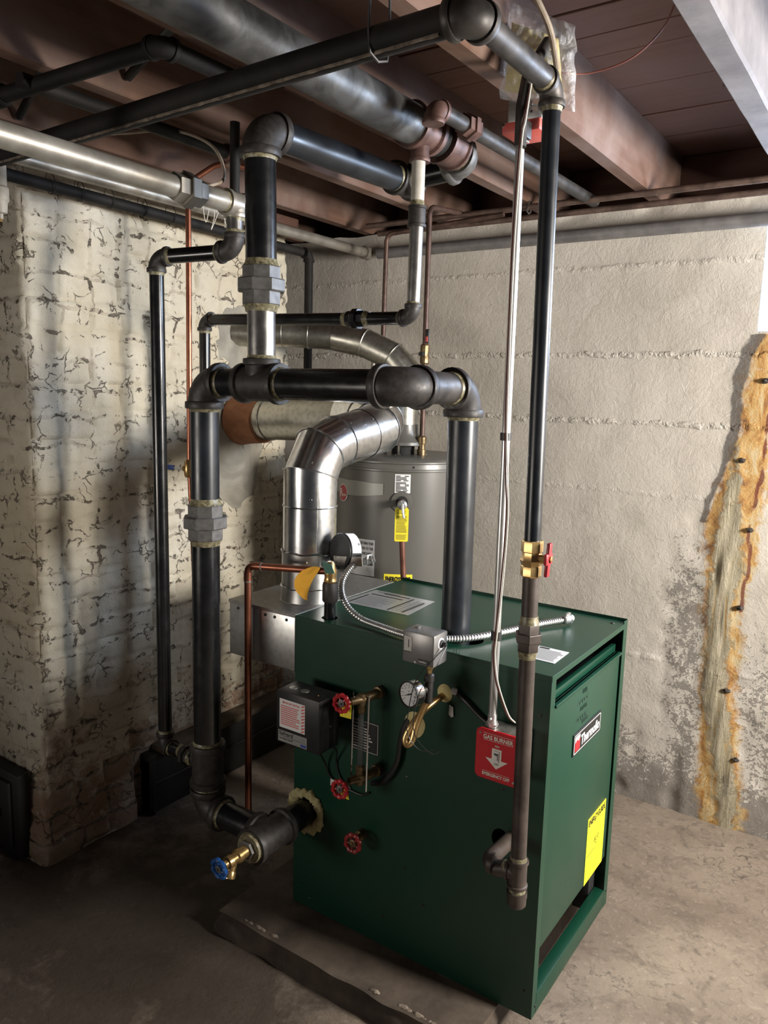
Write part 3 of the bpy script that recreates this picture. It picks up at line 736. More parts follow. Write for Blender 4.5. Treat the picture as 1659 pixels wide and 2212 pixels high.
# yellow energy label
X = BX1-.0014
mb = MB('yellow_label'); mb.box((BX1-.003, 1.866, .219), (X, 2.006, .407))
lb = mb.build('energy_label', bo, 'yellow energy label with black heading')
mb = MB('black_ink'); X += .0004
mb.text('ENERGYGUIDE', (X, 1.872, .3835), xw, yw, .0165, wid=.128, bold=.035)
mb.poly([(X, 1.921, .384), (X, 1.927, .384), (X, 1.924, .372)]); mb.text('82.0', (X, 1.925, .316), xw, yw, .015)
mb.poly([(X, 1.938, .312), (X, 1.944, .312), (X, 1.941, .303)]); mb.quad((X, 1.873, .296), (0,.062,0), (0,0,.0018))
mb.mat('olive_ink')
rows(mb, (X, 1.873, .335), xw, yw, .125, .030, 4, .86, .4, 3); rows(mb, (X, 1.873, .232), xw, yw, .125, .060, 9, .88, .4, 4); rows(mb, (X, 1.945, .290), xw, yw, .05, .02, 3, .86, .4, 5)
mb.build('lettering', lb, rn=False)
# faint marker note on the door
mb = MB('marker_ink'); rd = random.Random(5); X = BX1-.0012
for (y, z, w_) in ((1.755,.792,.03), (1.725,.772,.075), (1.745,.750,.045), (1.722,.730,.07), (1.76,.716,.04)):
    pts = [V((X, y+w_*k/14, z+.006*math.sin(k*2.1+y*50)+.002*rd.random())) for k in range(15)]
    mb.sweep(pts, .00055, 5)
mb.build('marker_note', bo, 'faint handwriting in marker on the green door')
# top labels
def flat_label(par, name, pts, mat, label):
    mb = MB(mat); mb.poly(pts, (0,0,.0006)); return mb.build(name, par, label)
Z = BZ1+.0004
lb = flat_label(bo, 'foil_label', [(-1.325,1.735,Z), (-1.094,1.736,Z), (-1.108,1.905,Z), (-1.318,1.905,Z)], 'silver_label', 'shiny silver label with black bars')
mb = MB('black_ink'); Zt = Z+.0009
for x, y, l, w_ in ((-1.305,1.745,.004,.10),(-1.27,1.88,.09,.007),(-1.30,1.855,.11,.007),(-1.17,1.745,.006,.14),(-1.125,1.75,.006,.12)):
    mb.quad((x, y, Zt), (max(l,.006),0,0), (0,w_,0)) if l < .01 else mb.quad((x, y, Zt), (l,0,0), (0,w_,0))
mb.text('WARNING', (-1.30, 1.885, Zt), (1,0,0), (0,1,0), .012)
mb.mat('grey_ink'); rows(mb, (-1.29, 1.75, Zt), V((1,0,0)), V((0,1,0)), .10, .09, 9, .65, .3, 8); rows(mb, (-1.16, 1.75, Zt), V((0,1,0)), V((1,0,0)), .13, .05, 4, .7, .3, 9)
mb.build('lettering', lb, rn=False)
lb = flat_label(bo, 'warning_label', [(-.702,1.628,Z), (-.626,1.626,Z), (-.628,1.722,Z), (-.704,1.724,Z)], 'white_label', 'small white printed label')
mb = MB('black_ink'); mb.quad((-.700,1.710,Zt), (.026,0,0), (0,.010,0)); mb.mat('grey_ink'); rows(mb, (-.698,1.634,Zt), V((1,0,0)), V((0,1,0)), .068, .074, 12, .6, .15, 2); mb.build('lettering', lb, rn=False)
# black rating plate on side panel
Y = BY0-.0008
lb = MB('black_ink').box((-1.135, Y, .575), (-1.048, BY0, .66)).build('rating_plate', bo, 'black plate with white print behind the sight glass')
mb = MB('white_label'); Y -= .0004
for o_, a, b in (((-1.133,Y,.577),(.083,0,0),(0,0,.0012)), ((-1.133,Y,.656),(.083,0,0),(0,0,.0012)), ((-1.0515,Y,.577),(.0012,0,0),(0,0,.08))): mb.quad(o_, a, b)
mb.text('CAUTION', (-1.127, Y, .645), (1,0,0), (0,0,1), .006); rows(mb, (-1.128, Y, .582), V((1,0,0)), V((0,0,1)), .06, .06, 8, .55, .3, 6)
mb.build('lettering', lb, rn=False)
# wool insulation around the return opening, plugs on the small openings
def wool(name, c, rr, rt, seed, label, jag=.35, n=64, a0=0, a1=2*PI):
    mb = MB('insulation'); rings = []
    for k in range(n+1):
        a = a0+(a1-a0)*k/n; e = V((math.cos(a), 0, math.sin(a)))
        ec = V((math.cos(a)*1.7, math.sin(a)*1.7, seed))
        q = rt*(1+jag*1.6*noise.noise(ec*2)+jag*noise.noise(ec*7))
        R_ = rr+rt*.5*noise.noise(ec*3)
        rings.append([V(c)+e*(R_+q*math.cos(b)*(1+.35*noise.noise(ec*9+V((0,0,b))))) + V((0,-q*.7*math.sin(b)*(1+.4*noise.noise(ec*8+V((b,0,0)))), 0)) for b in [2*PI*j/14 for j in range(14)]])
    mb.grid(rings, True); mb.build(name, bo, label, ang=60)
wool('insulation_ring', (-1.283, BY0-.004, .347), .050, .014, 3, 'yellowish wool stuffed around the return pipe')
for (c, r_, sd) in (((-.943, BY0-.001, .690), .030, 2), ((-.862, BY0-.001, .792), .020, 6)):
    mb = MB('foam'); rings = []
    for k in range(7):
        f = k/6; rings.append([V(c)+V((math.cos(a)*r_*f*(1+.12*noise.noise(V((math.cos(a), math.sin(a), sd)))), -.007*(1-f**3), math.sin(a)*r_*1.12*f)) for a in [2*PI*q/28 for q in range(28)]])
    mb.grid(rings, True); mb.build('insulation_plug', bo, 'round yellow foam plug', ang=60)

# ================================================================== DRAFT HOOD
dh = thing('draft_hood', 'grey galvanised sheet metal draft hood box on the left end of the boiler', 'draft hood', (-1.45, 1.78, .735))
mb = MB('hood_sheet'); mb.box((-1.580, 1.546, .735), (-1.332, 2.02, .895), .003)
mb.mat('galv_grey')
for x in (-1.478, -1.452): mb.box((x-.008, 1.5448, .738), (x-.006, 1.547, .89))
mb.box((-1.582, 1.544, .887), (-1.33, 2.022, .897), .001, seg=1)
mb.mat('black_plastic')
for x in (-1.545, -1.508, -1.440, -1.405, -1.362): mb.lathe((x, 1.5455, .876), (0,-1,0), [(0, .0045), (.002, .0038), (.003, .001)], 12)
for k in range(6): mb.box((-1.5815, 1.553, .745+k*.024), (-1.5795, 1.556, .755+k*.024))
mb.build('hood_box', dh, ang=30)
FX, FY = -1.412, 1.700
mb = MB('hood_sheet'); mb.lathe((FX, FY, .895), (0,0,1), [(0, .086), (.003, .083), (.03, .0805), (.048, .0805)], 40, cap=False); mb.build('collar', dh)

# FLUE
fl = thing('flue_pipe', 'shiny galvanised boiler flue rising from the draft hood and bending back to the chimney', 'flue pipe', (FX, FY, .94))
mb = MB('hood_sheet'); mb.lathe((FX, FY, .93), (0,0,1), [(0, .0785), (.0, .0795), (.108, .0795), (.108, .077)], 40, cap=False)
mb.mat('chrome'); mb.sweep([(FX+.0805*math.cos(a), FY+.0805*math.sin(a), .938+.0015*math.sin(a*9)) for a in [2*PI*k/48 for k in range(49)]], .0022, 6)
mb.sweep([(FX+.0805*math.cos(a), FY+.0805*math.sin(a), 1.040+.002*math.sin(a*7)) for a in [2*PI*k/48 for k in range(49)]], .0024, 6)
for a in (-1.0, -1.35): mb.lathe((FX+.08*math.cos(a), FY+.08*math.sin(a), 1.018 if a > -1.2 else .955), (math.cos(a), math.sin(a), 0), [(0, .004), (.002, .003)], 8)
mb.build('damper_section', fl, 'dull grey damper section at the foot of the flue')
R = .0765; e1 = V((-1.43, 2.00, 1.405)); e2 = V((-1.55, 2.125, 1.402))
path = [V((FX, FY, 1.038)), V((FX, FY, 1.170)), V((FX, FY, 1.258)), V((FX-.004, FY+.045, 1.322)), V((FX-.006, FY+.125, 1.345)), V((FX-.004, FY+.250, 1.366))]
mb = MB('galvanised'); duct(mb, path, R)
mb.box((FX+.062, FY-.045, 1.045), (FX+.064, FY-.042, 1.235))
mb.mat('chrome')
for (p, d) in (((FX+.05, FY-.058, 1.195), (.65,-.75,0)), ((FX+.062, FY+.10, 1.405), (.7,0,.7)), ((FX+.07, FY+.2, 1.415), (.7,0,.7)), ((FX+.05, FY-.058, 1.30), (.65,-.7,.2))): mb.lathe(p, d, [(0, .004), (.003, .003)], 8)
mb.build('stack', fl, ang=24)
path = [V((FX-.004, FY+.245, 1.365)), V((-1.415, 2.020, 1.379)), V((-1.450, 2.085, 1.392)), V((-1.525, 2.115, 1.402)), V((-1.62, 2.132, 1.400)), V((-2.135, 2.135, 1.378))]
mb = MB('galvanised'); duct(mb, path[:5], R+.0015); mb.build('far_elbow', fl, ang=24)
mb = MB('galvanised_old'); duct(mb, [V((-1.60, 2.130, 1.401)), V((-1.96, 2.134, 1.386)), V((-2.12, 2.135, 1.379))], R); mb.build('chimney_duct', fl, 'dull duct running into the brick')
mb = MB('orange_mortar'); mb.lathe((-2.115, 2.135, 1.378), (1,0,.02), [(0, .098), (.05, .090), (.12, .085), (.125, .078)], 36); mb.build('mortar_collar', fl, 'orange clay collar where the duct enters the chimney')

# vent damper motor with bracket
vm = thing('damper_motor', 'half-round grey vent damper motor clamped to the right side of the flue', 'motor', (-1.28, 1.70, 1.0))
ax = V((-.30, -1, .1)).normalized(); c = V((-1.283, 1.700, 1.053))
mb = MB('black_box'); mb.lathe(c, ax, [(-.018, .048), (-.018, .052), (.016, .052), (.018, .050)], 36)
mb.mat('motor_grey'); mb.lathe(c+ax*.018, ax, [(0, .050), (.002, .0495), (.002, .0001)], 36)
mb.build('motor_housing', vm)
mb = MB('white_label'); u, w_ = perp(ax); rings = []
for k in range(15):
    a = .05+1.35*k/14; e = V((math.cos(a), 0, math.sin(a))); e = (e-ax*e.dot(ax)).normalized()
    rings.append([c+e*.0528+ax*.014, c+e*.0528-ax*.016])
mb.grid(rings, False); mb.mat('grey_ink'); mb.lathe(c+V((.047,0,.026)), (.87,0,.48), [(0, .004), (.001, .004)], 10); mb.build('motor_label', vm, 'white label on the curved rim', ang=60)
mb = MB('galv_grey'); mtx = Matrix.Translation(c) @ Matrix.Rotation(-.1, 4, 'Y')
mb.box((-.02, -.030, -.034), (.078, -.026, -.008), .001, mtx, 1); mb.box((-.085, -.030, -.052), (-.01, -.026, -.040), .001, mtx, 1)
for q in ((-.012,-.030,-.01), (-.012,-.030,-.025)): mb.lathe(mtx @ V(q), (0,-1,0), [(0, .0035), (.002, .002)], 8)
mb.build('bracket', vm)
# flexible conduit
pts = spline([(-1.208, 1.690, 1.038), (-1.234, 1.670, 1.025), (-1.243, 1.642, .995), (-1.234, 1.622, .962), (-1.200, 1.604, .930), (-1.144, 1.588, .911), (-1.07, 1.574, .907), (-.985, 1.556, .908), (-.93, 1.560, .912), (-.905, 1.575, .91), (-.845, 1.630, .910), (-.800, 1.745, .908), (-.765, 1.845, .908), (-.725, 1.925, .910)], 52)
L = 0; res = [pts[0]]
for a, b in zip(pts, pts[1:]):
    L += (b-a).length
    if L > .00135: res.append(b); L = 0
fc = thing('flexible_conduit', 'ribbed silver flexible conduit looping over the boiler top', 'conduit', (-1.0, 1.7, .897))
MB('flex_zinc').sweep(res, [.0083+.0011*math.sin(2*PI*k/4) for k in range(len(res))], 12).build('hose', fc, ang=80)
def connector(par, p, d, label=None):
    mb = MB('conduit_zinc'); p, d = V(p), V(d).normalized()
    mb.lathe(p, d, [(-.016, .0105), (-.014, .0118), (.004, .0118), (.006, .0095), (.016, .0095)], 16); mb.lathe(p, d, [(.006, .0135), (.010, .0135)], 6)
    mb.box((-.004, -.012, -.008), (.004, .012, .016), .001, Matrix.Translation(p)); mb.lathe(p+V((0,0,.012)), (0,-1,0), [(0,.004),(.012,.004),(.014,.002)], 8)
    mb.build('connector', par, label)
connector(fc, (-1.200, 1.697, 1.041), (.8,.5,.3)); connector(fc, (-.716, 1.935, .912), (.4,.9,0))

# ================================================================== WATER HEATER
WX, WY, WR = -1.560, 2.400, .252
wh = thing('water_heater', 'tall grey cylindrical water heater behind the boiler against the concrete wall', 'water heater', (WX, WY, 0))
mb = MB('tank_grey'); mb.lathe((WX, WY, .0), (0,0,1), [(.03, WR-.01), (.035, WR), (1.236, WR), (1.238, WR-.002)], 72); mb.box((WX-.12, WY-.12, 0), (WX+.12, WY+.12, .04)); mb.build('tank', wh)
mb = MB('tank_top'); mb.lathe((WX, WY, 1.228), (0,0,1), [(0, WR+.001), (.002, WR+.005), (.008, WR+.005), (.010, WR+.002), (.026, WR), (.029, WR+.004), (.034, WR+.004), (.040, WR-.003), (.043, WR-.012), (.044, .10), (.045, .0001)], 72)
mb.mat('chrome'); mb.lathe((WX+.172, WY-.186, 1.246), (.68,-.73,0), [(0,.004),(.003,.003)], 10)
mb.build('tank_lid', wh)
mb = MB('tank_top'); hx_, hy_ = WX+.005, WY; mb.lathe((hx_, hy_, 1.305), (0,0,1), [(0, .078), (.002, .080), (.012, .078), (.028, .062), (.045, .056), (.075, .054), (.075, .052)], 40, cap=False)
mb.lathe((hx_, hy_, 1.256), (0,0,1), [(0, .05), (.01, .05), (.012, .03)], 30); mb.mat('core_black'); mb.lathe((hx_, hy_, 1.26), (0,0,1), [(0, .042), (.04, .042)], 24); mb.mat('chrome')
for a in (-2.6, -1.2, .3, 1.8): mb.box((hx_+.066*math.cos(a)-.005, hy_+.066*math.sin(a)-.004, 1.268), (hx_+.066*math.cos(a)+.005, hy_+.066*math.sin(a)+.004, 1.315), .001, seg=1); mb.lathe((hx_+.075*math.cos(a), hy_+.075*math.sin(a), 1.272), (0,0,1), [(0,.018),(.002,.016)], 14)
mb.build('draft_diverter', wh)
def cyl(ang, z, r=WR+.0012): return V((WX+r*math.cos(ang), WY+r*math.sin(ang), z))
def curved(name, a0, a1, z0, z1, mat, label, tilt=0, r=WR+.001):
    mb = MB(mat); mb.grid([[cyl(a0+(a1-a0)*k/10, z0+tilt*k/10, r), cyl(a0+(a1-a0)*k/10, z1+tilt*k/10, r)] for k in range(11)], False); return mb.build(name, wh, label, ang=60)
def ctext(mb, body, a0, z, h, wid, r=WR+.0018, bold=.02):
    m2 = MB('black_ink'); m2.text(body, (0,0,0), (1,0,0), (0,0,1), h, wid=wid, bold=bold)
    for v in m2.bm.verts: p = cyl(a0+v.co.x/WR, z+v.co.z, r); v.co = p
    mb.merge(m2.bm)
def crow(mb, a0, z0, w, h, n, gap, seed, var=.25, r=WR+.0018):
    m2 = MB('black_ink'); rows(m2, (0,0,0), V((1,0,0)), V((0,0,1)), w, h, n, gap, var, seed)
    for v in m2.bm.verts: v.co = cyl(a0+v.co.x/WR, z0+v.co.z, r)
    mb.merge(m2.bm)
def ang(px, py): return math.atan2(py-WY, px-WX)
# angles found by sighting: valve faces the camera
aV = -.975
l_ = curved('white_instruction_label', -1.075, -.865, 1.158, 1.222, 'white_label', 'small white printed label under the rim')
mb = MB('black_ink'); crow(mb, -1.058, 1.198, .044, .020, 4, .4, 1); crow(mb, -1.058, 1.162, .044, .034, 9, .35, 2); mb.build('lettering', l_, rn=False)
l_ = curved('return_notice', -1.73, -1.33, .862, .990, 'white_label', 'white notice with black print')
mb = MB('black_ink'); ctext(mb, 'DO NOT RETURN THIS', -1.71, .972, .009, .090, bold=.03); ctext(mb, 'WATER HEATER TO THE', -1.71, .954, .009, .090, bold=.03); ctext(mb, 'PLACE OF PURCHASE', -1.69, .936, .009, .080, bold=.03)
ctext(mb, '4566', -1.455, .900, .010, .026, bold=.05); crow(mb, -1.69, .916, .085, .016, 3, .85, 5); crow(mb, -1.69, .868, .085, .026, 4, .85, 6); mb.build('lettering', l_, rn=False)
l_ = curved('warranty_label', -1.80, -1.215, .780, .855, 'white_label', 'white label with black top bar')
mb = MB('black_ink'); crow(mb, -1.77, .842, .130, .008, 1, .1, 5, 0); crow(mb, -1.75, .790, .052, .036, 8, .6, 7); crow(mb, -1.50, .790, .052, .036, 8, .6, 8); ctext(mb, 'IMPORTANT', -1.65, .832, .006, .06); mb.build('lettering', l_, rn=False)
l_ = curved('energy_label', -1.19, -.80, .74, .876, 'yellow_tag', 'yellow energy label with black heading')
mb = MB('black_ink'); ctext(mb, 'ENERGYGUIDE', -1.165, .850, .017, .085, bold=.05); mb.mat('olive_ink'); crow(mb, -1.16, .82, .10, .018, 3, .8, 7); mb.build('lettering', l_, rn=False)
# grey badge strip and round red badge
mb = MB('badge_grey'); rings = []
for k in range(15):
    f = k/14; a = -2.25+(1.02)*f; sag = -.012*math.sin(f*PI)
    rings.append([cyl(a, 1.150+sag-.004*(1-f), WR+.001), cyl(a, 1.150+sag, WR+.004), cyl(a, 1.192-.006*f, WR+.004), cyl(a, 1.194-.006*f, WR+.001)])
mb.grid(rings, False); mb.build('badge_strip', wh, 'pale grey curved badge strip', ang=40)
mb = MB('red_lever'); 
def disc(a0, z0, r_, rr): return [cyl(a0+r_*math.cos(t)/WR, z0+r_*1.28*math.sin(t), rr) for t in [2*PI*k/32 for k in range(32)]]
mb.mat('white_label'); mb.grid([disc(-1.90, 1.142, .0225, WR+.0045), disc(-1.90, 1.142, .0240, WR+.0045), disc(-1.90, 1.142, .0240, WR+.001)], True)
mb.mat('red_lever'); f0 = mb.grid([disc(-1.90, 1.142, .0001, WR+.0048), disc(-1.90, 1.142, .0225, WR+.0046)], True)
bd = mb.build('round_badge', wh, 'round dark red badge with white script')
mb = MB('cream_ink'); ctext(mb, 'R', -1.965, 1.128, .030, .016, WR+.0055, .0); ctext(mb, 'heem', -1.905, 1.132, .010, .020, WR+.0055, .01); mb.build('lettering', bd, rn=False)
# relief valve with tag
tv = thing('relief_valve', 'relief valve with zinc lever and long yellow hanging tag on the water heater side', 'valve', cyl(aV, 1.115))
n_ = V((math.cos(aV), math.sin(aV), 0)); p0 = cyl(aV, 1.128, WR)
mb = MB('tank_top'); mb.lathe(p0, n_, [(0, .036), (.003, .036), (.006, .022)], 36); mb.mat('core_black'); mb.lathe(p0, n_, [(.004, .021), (.0065, .0205), (.0065, .0001)], 30); mb.build('escutcheon', tv, 'grey plastic ring')
mb = MB('rusty_fitting'); mb.lathe(p0, n_, [(.0, .012), (.05, .013), (.052, .016), (.075, .016), (.08, .010)], 18); q = p0+n_*.062; mb.lathe(q, (0,0,-1), [(0,.014),(.02,.014),(.035,.012)], 16); mb.build('valve_body', tv)
mb = MB('conduit_zinc'); mb.lathe(q+n_*.014+V((0,0,.0)), n_, [(0,.016),(.006,.016),(.012,.010)], 18); mb.sweep([q+n_*.024+V((0,0,.004)), q+n_*.032+V((.003,0,-.015)), q+n_*.030+V((.008,0,-.040))], [.005,.0045,.004], 10); mb.build('lever', tv, 'zinc test lever')
tp = q+n_*.018; R_ = V((-n_.y, n_.x, 0)); mb = MB('yellow_tag'); mb.poly([tp+R_*a+V((0,0,b)) for a, b in ((-.010,.000),(.010,.000),(.0225,-.014),(.0225,-.118),(.019,-.121),(-.019,-.121),(-.0225,-.118),(-.0225,-.014))], n_*.0008)
tg = mb.build('warning_tag', tv, 'long yellow printed tag'); mb = MB('olive_ink')
rows(mb, tp+n_*.0012-R_*.018+V((0,0,-.115)), R_, V((0,0,1)), .036, .018, 5, .45, .2, 3); rows(mb, tp+n_*.0012-R_*.018+V((0,0,-.092)), R_, V((0,0,1)), .036, .058, 15, .4, .25, 4); rows(mb, tp+n_*.0012-R_*.017+V((0,0,-.030)), R_, V((0,0,1)), .034, .014, 3, .4, .2, 5); mb.build('lettering', tg, rn=False)
mb = MB('old_copper'); mb.sweep([q+V((0,0,-.03)), q+V((.004,.0,-.12)), q+V((.018,.0,-.30)), q+V((.04,0,-1.0))], .0095, 14); mb.build('discharge_pipe', tv, 'brown copper discharge pipe')

# heater vent
wv_ = thing('heater_vent_pipe', 'thinner galvanised vent rising from the water heater to the upper chimney hole', 'vent pipe', (WX, WY, 1.33))
path = [V((WX+.005, WY, 1.34)), V((WX+.005, WY, 1.50)), V((-1.545, 2.395, 1.565)), V((-1.595, 2.375, 1.622)), V((-1.70, 2.350, 1.668)), V((-1.81, 2.315, 1.690)), V((-1.90, 2.27, 1.697)), V((-1.98, 2.215, 1.700)), V((-2.14, 2.125, 1.698))]
mb = MB('galvanised_old'); duct(mb, path[:2], .0508); mb.build('riser', wv_, 'shinier riser out of the diverter', ang=24)
mb = MB('galvanised_old'); duct(mb, path[1:6], .0515); mb.build('elbows', wv_, ang=24)
mb = MB('galvanised_old'); duct(mb, path[5:], .0500); mb.build('chimney_run', wv_, ang=24)

# water lines at heater
def copperline(name, label, cat, pts, r, mat='aged_copper', R=.03):
    t_ = thing(name, label, cat, V(pts[0])); P = [V(p) for p in pts]; path = [P[0]]
    for i in range(1, len(P)-1):
        path += arc(P[i], (P[i]-P[i-1]), (P[i+1]-P[i]), R, 8)
    path.append(P[-1]); MB(mat).sweep(path, r, 14).build('tube', t_); return t_
t_ = copperline('copper_supply_pipe', 'dark copper water pipe with red-handled valve rising from the water heater top', 'pipe', [(-1.475, 2.40, 1.25), (-1.475, 2.40, 2.13), (-1.475, 2.62, 2.15)], .0095)
mb = MB('old_brass'); mb.lathe((-1.475, 2.40, 1.262), (0,0,1), [(0,.016),(.03,.016),(.032,.013),(.05,.013),(.052,.017),(.075,.017),(.08,.012)], 18); mb.build('dielectric_union', t_); mb = MB('old_brass'); mb.lathe((-1.475,2.40,1.63), (0,0,1), [(-.035,.013),(-.03,.017),(-.01,.017),(0,.014),(.01,.017),(.03,.017),(.035,.013)], 10)
mb.mat('core_black'); mb.lathe((-1.475,2.385,1.63), (.2,-1,0), [(0,.008),(.02,.008)], 10); mb.build('shutoff_valve', t_)
mb = MB('black_plastic'); mb.box((-1.458,2.368,1.665), (-1.442,2.376,1.715), .004); mb.mat('red_cover'); mb.box((-1.455,2.366,1.670), (-1.445,2.369,1.690), .002); mb.build('handle', t_, 'black lever with red insert')
copperline('copper_pipe', 'thin vertical copper pipe on the back wall left of the black nipple', 'pipe', [(-1.80, 2.60, 1.33), (-1.79, 2.60, 2.10), (-1.30, 2.62, 2.13)], .009, 'aged_copper')
copperline('copper_pipe', 'short kinked copper pipe joining low beside the thin wall pipe', 'pipe', [(-1.76, 2.52, 1.33), (-1.825, 2.58, 1.50), (-1.825, 2.58, 1.62)], .008, 'silver_paint')

# ================================================================== STEAM PIPING
up, dn, px_, nx_, py_, ny_ = V((0,0,1)), V((0,0,-1)), V((1,0,0)), V((-1,0,0)), V((0,1,0)), V((0,-1,0))
r25 = .0365; ZH, YD, XD, XM, XA, YA = 1.508, 1.395, -1.512, -1.314, -.905, 1.658
hd = thing('steam_header', 'thick horizontal black steam header with cast fittings above the boiler', 'pipe', (-1.2, YD, ZH))
elbow(hd, (XD, YD, ZH), up, px_, r25)
pipe(hd, (XD+.05, YD, ZH), (XM-.04, YD, ZH), r25, 'black_steel')
tee(hd, (XM, YD, ZH), px_, up, r25, .0335)
pipe(hd, (XM+.05, YD, ZH), (XA-.05, YD, ZH), r25, 'black_steel')
elbow(hd, (XA, YD, ZH), px_, py_, r25)
pipe(hd, (XA, YD+.05, ZH), (XA, YA-.05, ZH), r25, 'dull_steel')
elbow(hd, (XA, YA, ZH), py_, dn, r25)
ra = tag(MB('blue_black_steel').sweep([(XA, YA, ZH-.055), (XA+.004, YA, BZ1-.08)], r25, 32).build('boiler_riser'), 'thick black riser pipe dropping from the header into the boiler top', 'pipe')
# main riser
mr = thing('steam_riser', 'thick black riser with big grey union climbing from the header to the joists', 'pipe', (XM, YD, ZH+.05))
pipe(mr, (XM, YD, ZH+.05), (XM-.002, YD, 1.70), .0335, 'mill_steel', 'bright bare steel nipple')
union(mr, (XM-.002, YD, 1.735), up, .0365, L=.088)
pipe(mr, (XM-.002, YD, 1.775), (XM-.006, YD, 2.05), r25, 'black_steel')
elbow(mr, (XM-.006, YD, 2.085), up, py_+V((0,0,.03)), r25, k=1.45)
pipe(mr, (XM-.006, YD+.05, 2.087), (XM-.010, 1.955, 2.105), r25, 'blue_black_steel')
tee(mr, (XM-.010, 2.005, 2.107), py_, px_, r25*.98, k=1.5, kb=1.35)
pipe(mr, (XM+.03, 2.005, 2.11), (-1.165, 2.005, 2.118), .030, 'black_steel')
# equalizer / downcomer
eq = thing('equalizer_pipe', 'thick vertical black pipe left of the boiler with grey union, from header to floor tee', 'pipe', (XD, YD, .35))
pipe(eq, (XD, YD, ZH-.05), (XD, YD, 1.18), r25, 'blue_black_steel')
union(eq, (XD, YD, 1.148), up, r25, L=.092)
pipe(eq, (XD, YD, 1.11), (XD, YD, .53), r25, 'black_steel')
tee(eq, (XD, YD, .475), up, (nx_*.9+py_*.1), r25, .020, mat='cast_iron', k=1.65, kb=1.25, name='coupling_tee')
pipe(eq, (XD, YD, .42), (XD, YD, .38), r25, 'black_steel')
elbow(eq, (XD, YD, .345), dn, px_, r25, k=1.4)
pipe(eq, (XD+.05, YD, .345), (-1.33, YD, .345), r25, 'black_steel')
tee(eq, (-1.283, YD-.005, .345), py_, nx_, r25, k=1.8, kb=1.3)
pipe(eq, (-1.283, YD+.05, .345), (-1.283, 1.62, .345), r25, 'black_steel')
mb = MB('cast_iron'); mb.lathe((-1.283, YD-.07, .345), ny_, [(0, .036), (.006, .035), (.007, .02)], 28); mb.mat('union_iron'); mb.lathe((-1.283, YD-.075, .345), ny_, [(0, .024), (.014, .024), (.015, .018)], 6); mb.build('bushing', eq)
# drain cock with blue wheel
dc = thing('drain_cock', 'brass drain cock with blue handwheel on the low tee near the floor', 'valve', (-1.283, 1.27, .31))
a = V((-1.283, YD-.088, .345)); d = V((-.05, -1, -.06)).normalized()
mb = MB('brass'); mb.lathe(a, d, [(0, .0155), (.018, .0155), (.020, .018), (.03, .018), (.034, .014), (.046, .014), (.048, .017), (.060, .016)], 20); mb.lathe(a+d*.04, V((.12,-.45,-1)), [(0, .012), (.026, .011), (.030, .0135), (.044, .0135), (.044, .010)], 20)
mb.lathe(a+d*.058, d, [(0,.010),(.012,.010),(.014,.006),(.03,.005)], 12); mb.build('valve_body', dc)
handwheel(dc, a+d*.086, d, .027, 'blue_wheel', 7)

# left return
XL, YL, ZL = -1.742, 1.44, 1.838
X2, Y2 = -1.510, 1.502
lr = thing('return_drip_pipe', 'slimmer tall black pipe standing left of the thick downcomer, elbowed at the top', 'pipe', (XL, YL, .42))
dd = V((X2-XL, Y2-YL, 0)).normalized(); rl = .0195
pipe(lr, (XL, YL, ZL-.03), (XL+.002, YL, .485), rl, 'black_steel')
elbow(lr, (XL, YL, ZL), up, dd, rl, k=1.8)
pipe(lr, V((XL, YL, ZL))+dd*.03, V((X2, Y2, ZL+.006))-dd*.03, rl, 'black_steel')
elbow(lr, (X2, Y2, ZL+.006), dd, up, rl*1.12, k=1.8)
pipe(lr, (X2, Y2, ZL+.03), (X2, Y2, 1.93), rl*1.1, 'mill_steel', 'bright nipple')
d3 = V((XD-XL, YD-YL, 0)).normalized(); elbow(lr, (XL+.002, YL, .447), dn, d3, rl, k=1.7)
pipe(lr, V((XL, YL, .447))+d3*.03, V((XD, YD, .470))-d3*.05, rl*.95, 'black_steel')
union(lr, V((XL, YL, .447)).lerp(V((XD, YD, .472)), .56), d3, rl, 'cast_iron', .04, 8)

# overhead silver return
sp_ = thing('silver_pipe', 'thick silver-painted overhead pipe with hex union nearest the camera at upper left', 'pipe', (X2, .6, 1.93))
pipe(sp_, (X2, .35, 1.966), (X2, 1.47, 1.961), .0255, 'silver_paint')
union(sp_, (X2, 1.345, 1.962), py_, .0265, 'silver_paint', .085, 6, False)
tee(sp_, (X2, Y2+.003, 1.961), py_, dn, .0250, .0225, 'silver_paint', 1.5, True, 1.35)
pipe(sp_, (X2, Y2, 1.985), (X2+.002, Y2, 2.158), .0125, 'old_dark_pipe', 'small dark pipe rising to the joists', 'vent_stub')
sp2 = thing('silver_pipe', 'slimmer silver overhead pipe running along the chimney top to the back wall', 'pipe', (-2.0, 1.6, 2.05))
pipe(sp2, (-2.0, .35, 2.072), (-2.0, 2.76, 2.070), .0195, 'silver_paint'); coupling(sp2, (-2.0, 2.755, 2.07), py_, .0195, .035, 'silver_paint', False)
bp = thing('black_pipe', 'dull black pipe along the chimney top that turns down beside its far edge', 'pipe', (-2.05, 1.6, 2.0))
pipe(bp, (-2.055, .35, 2.045), (-2.052, 2.40, 2.022), .0165, 'old_dark_pipe'); elbow(bp, (-2.052, 2.445, 2.021), py_, dn, .0165, 'old_dark_pipe', dp=False); pipe(bp, (-2.052, 2.445, 2.0), (-2.052, 2.445, .0), .0165, 'old_dark_pipe')
for y in (1.33, 1.42, 1.52, 1.64, 1.75):
    mb = MB('wire_black'); mb.sweep([(-2.053+.024*math.sin(a), y+.01*math.sin(a*.5), 2.04+.028*math.cos(a)) for a in [2*PI*k/14 for k in range(15)]], .0012, 5)
    mb.build('tie_wire', bp, 'thin black wire loop')

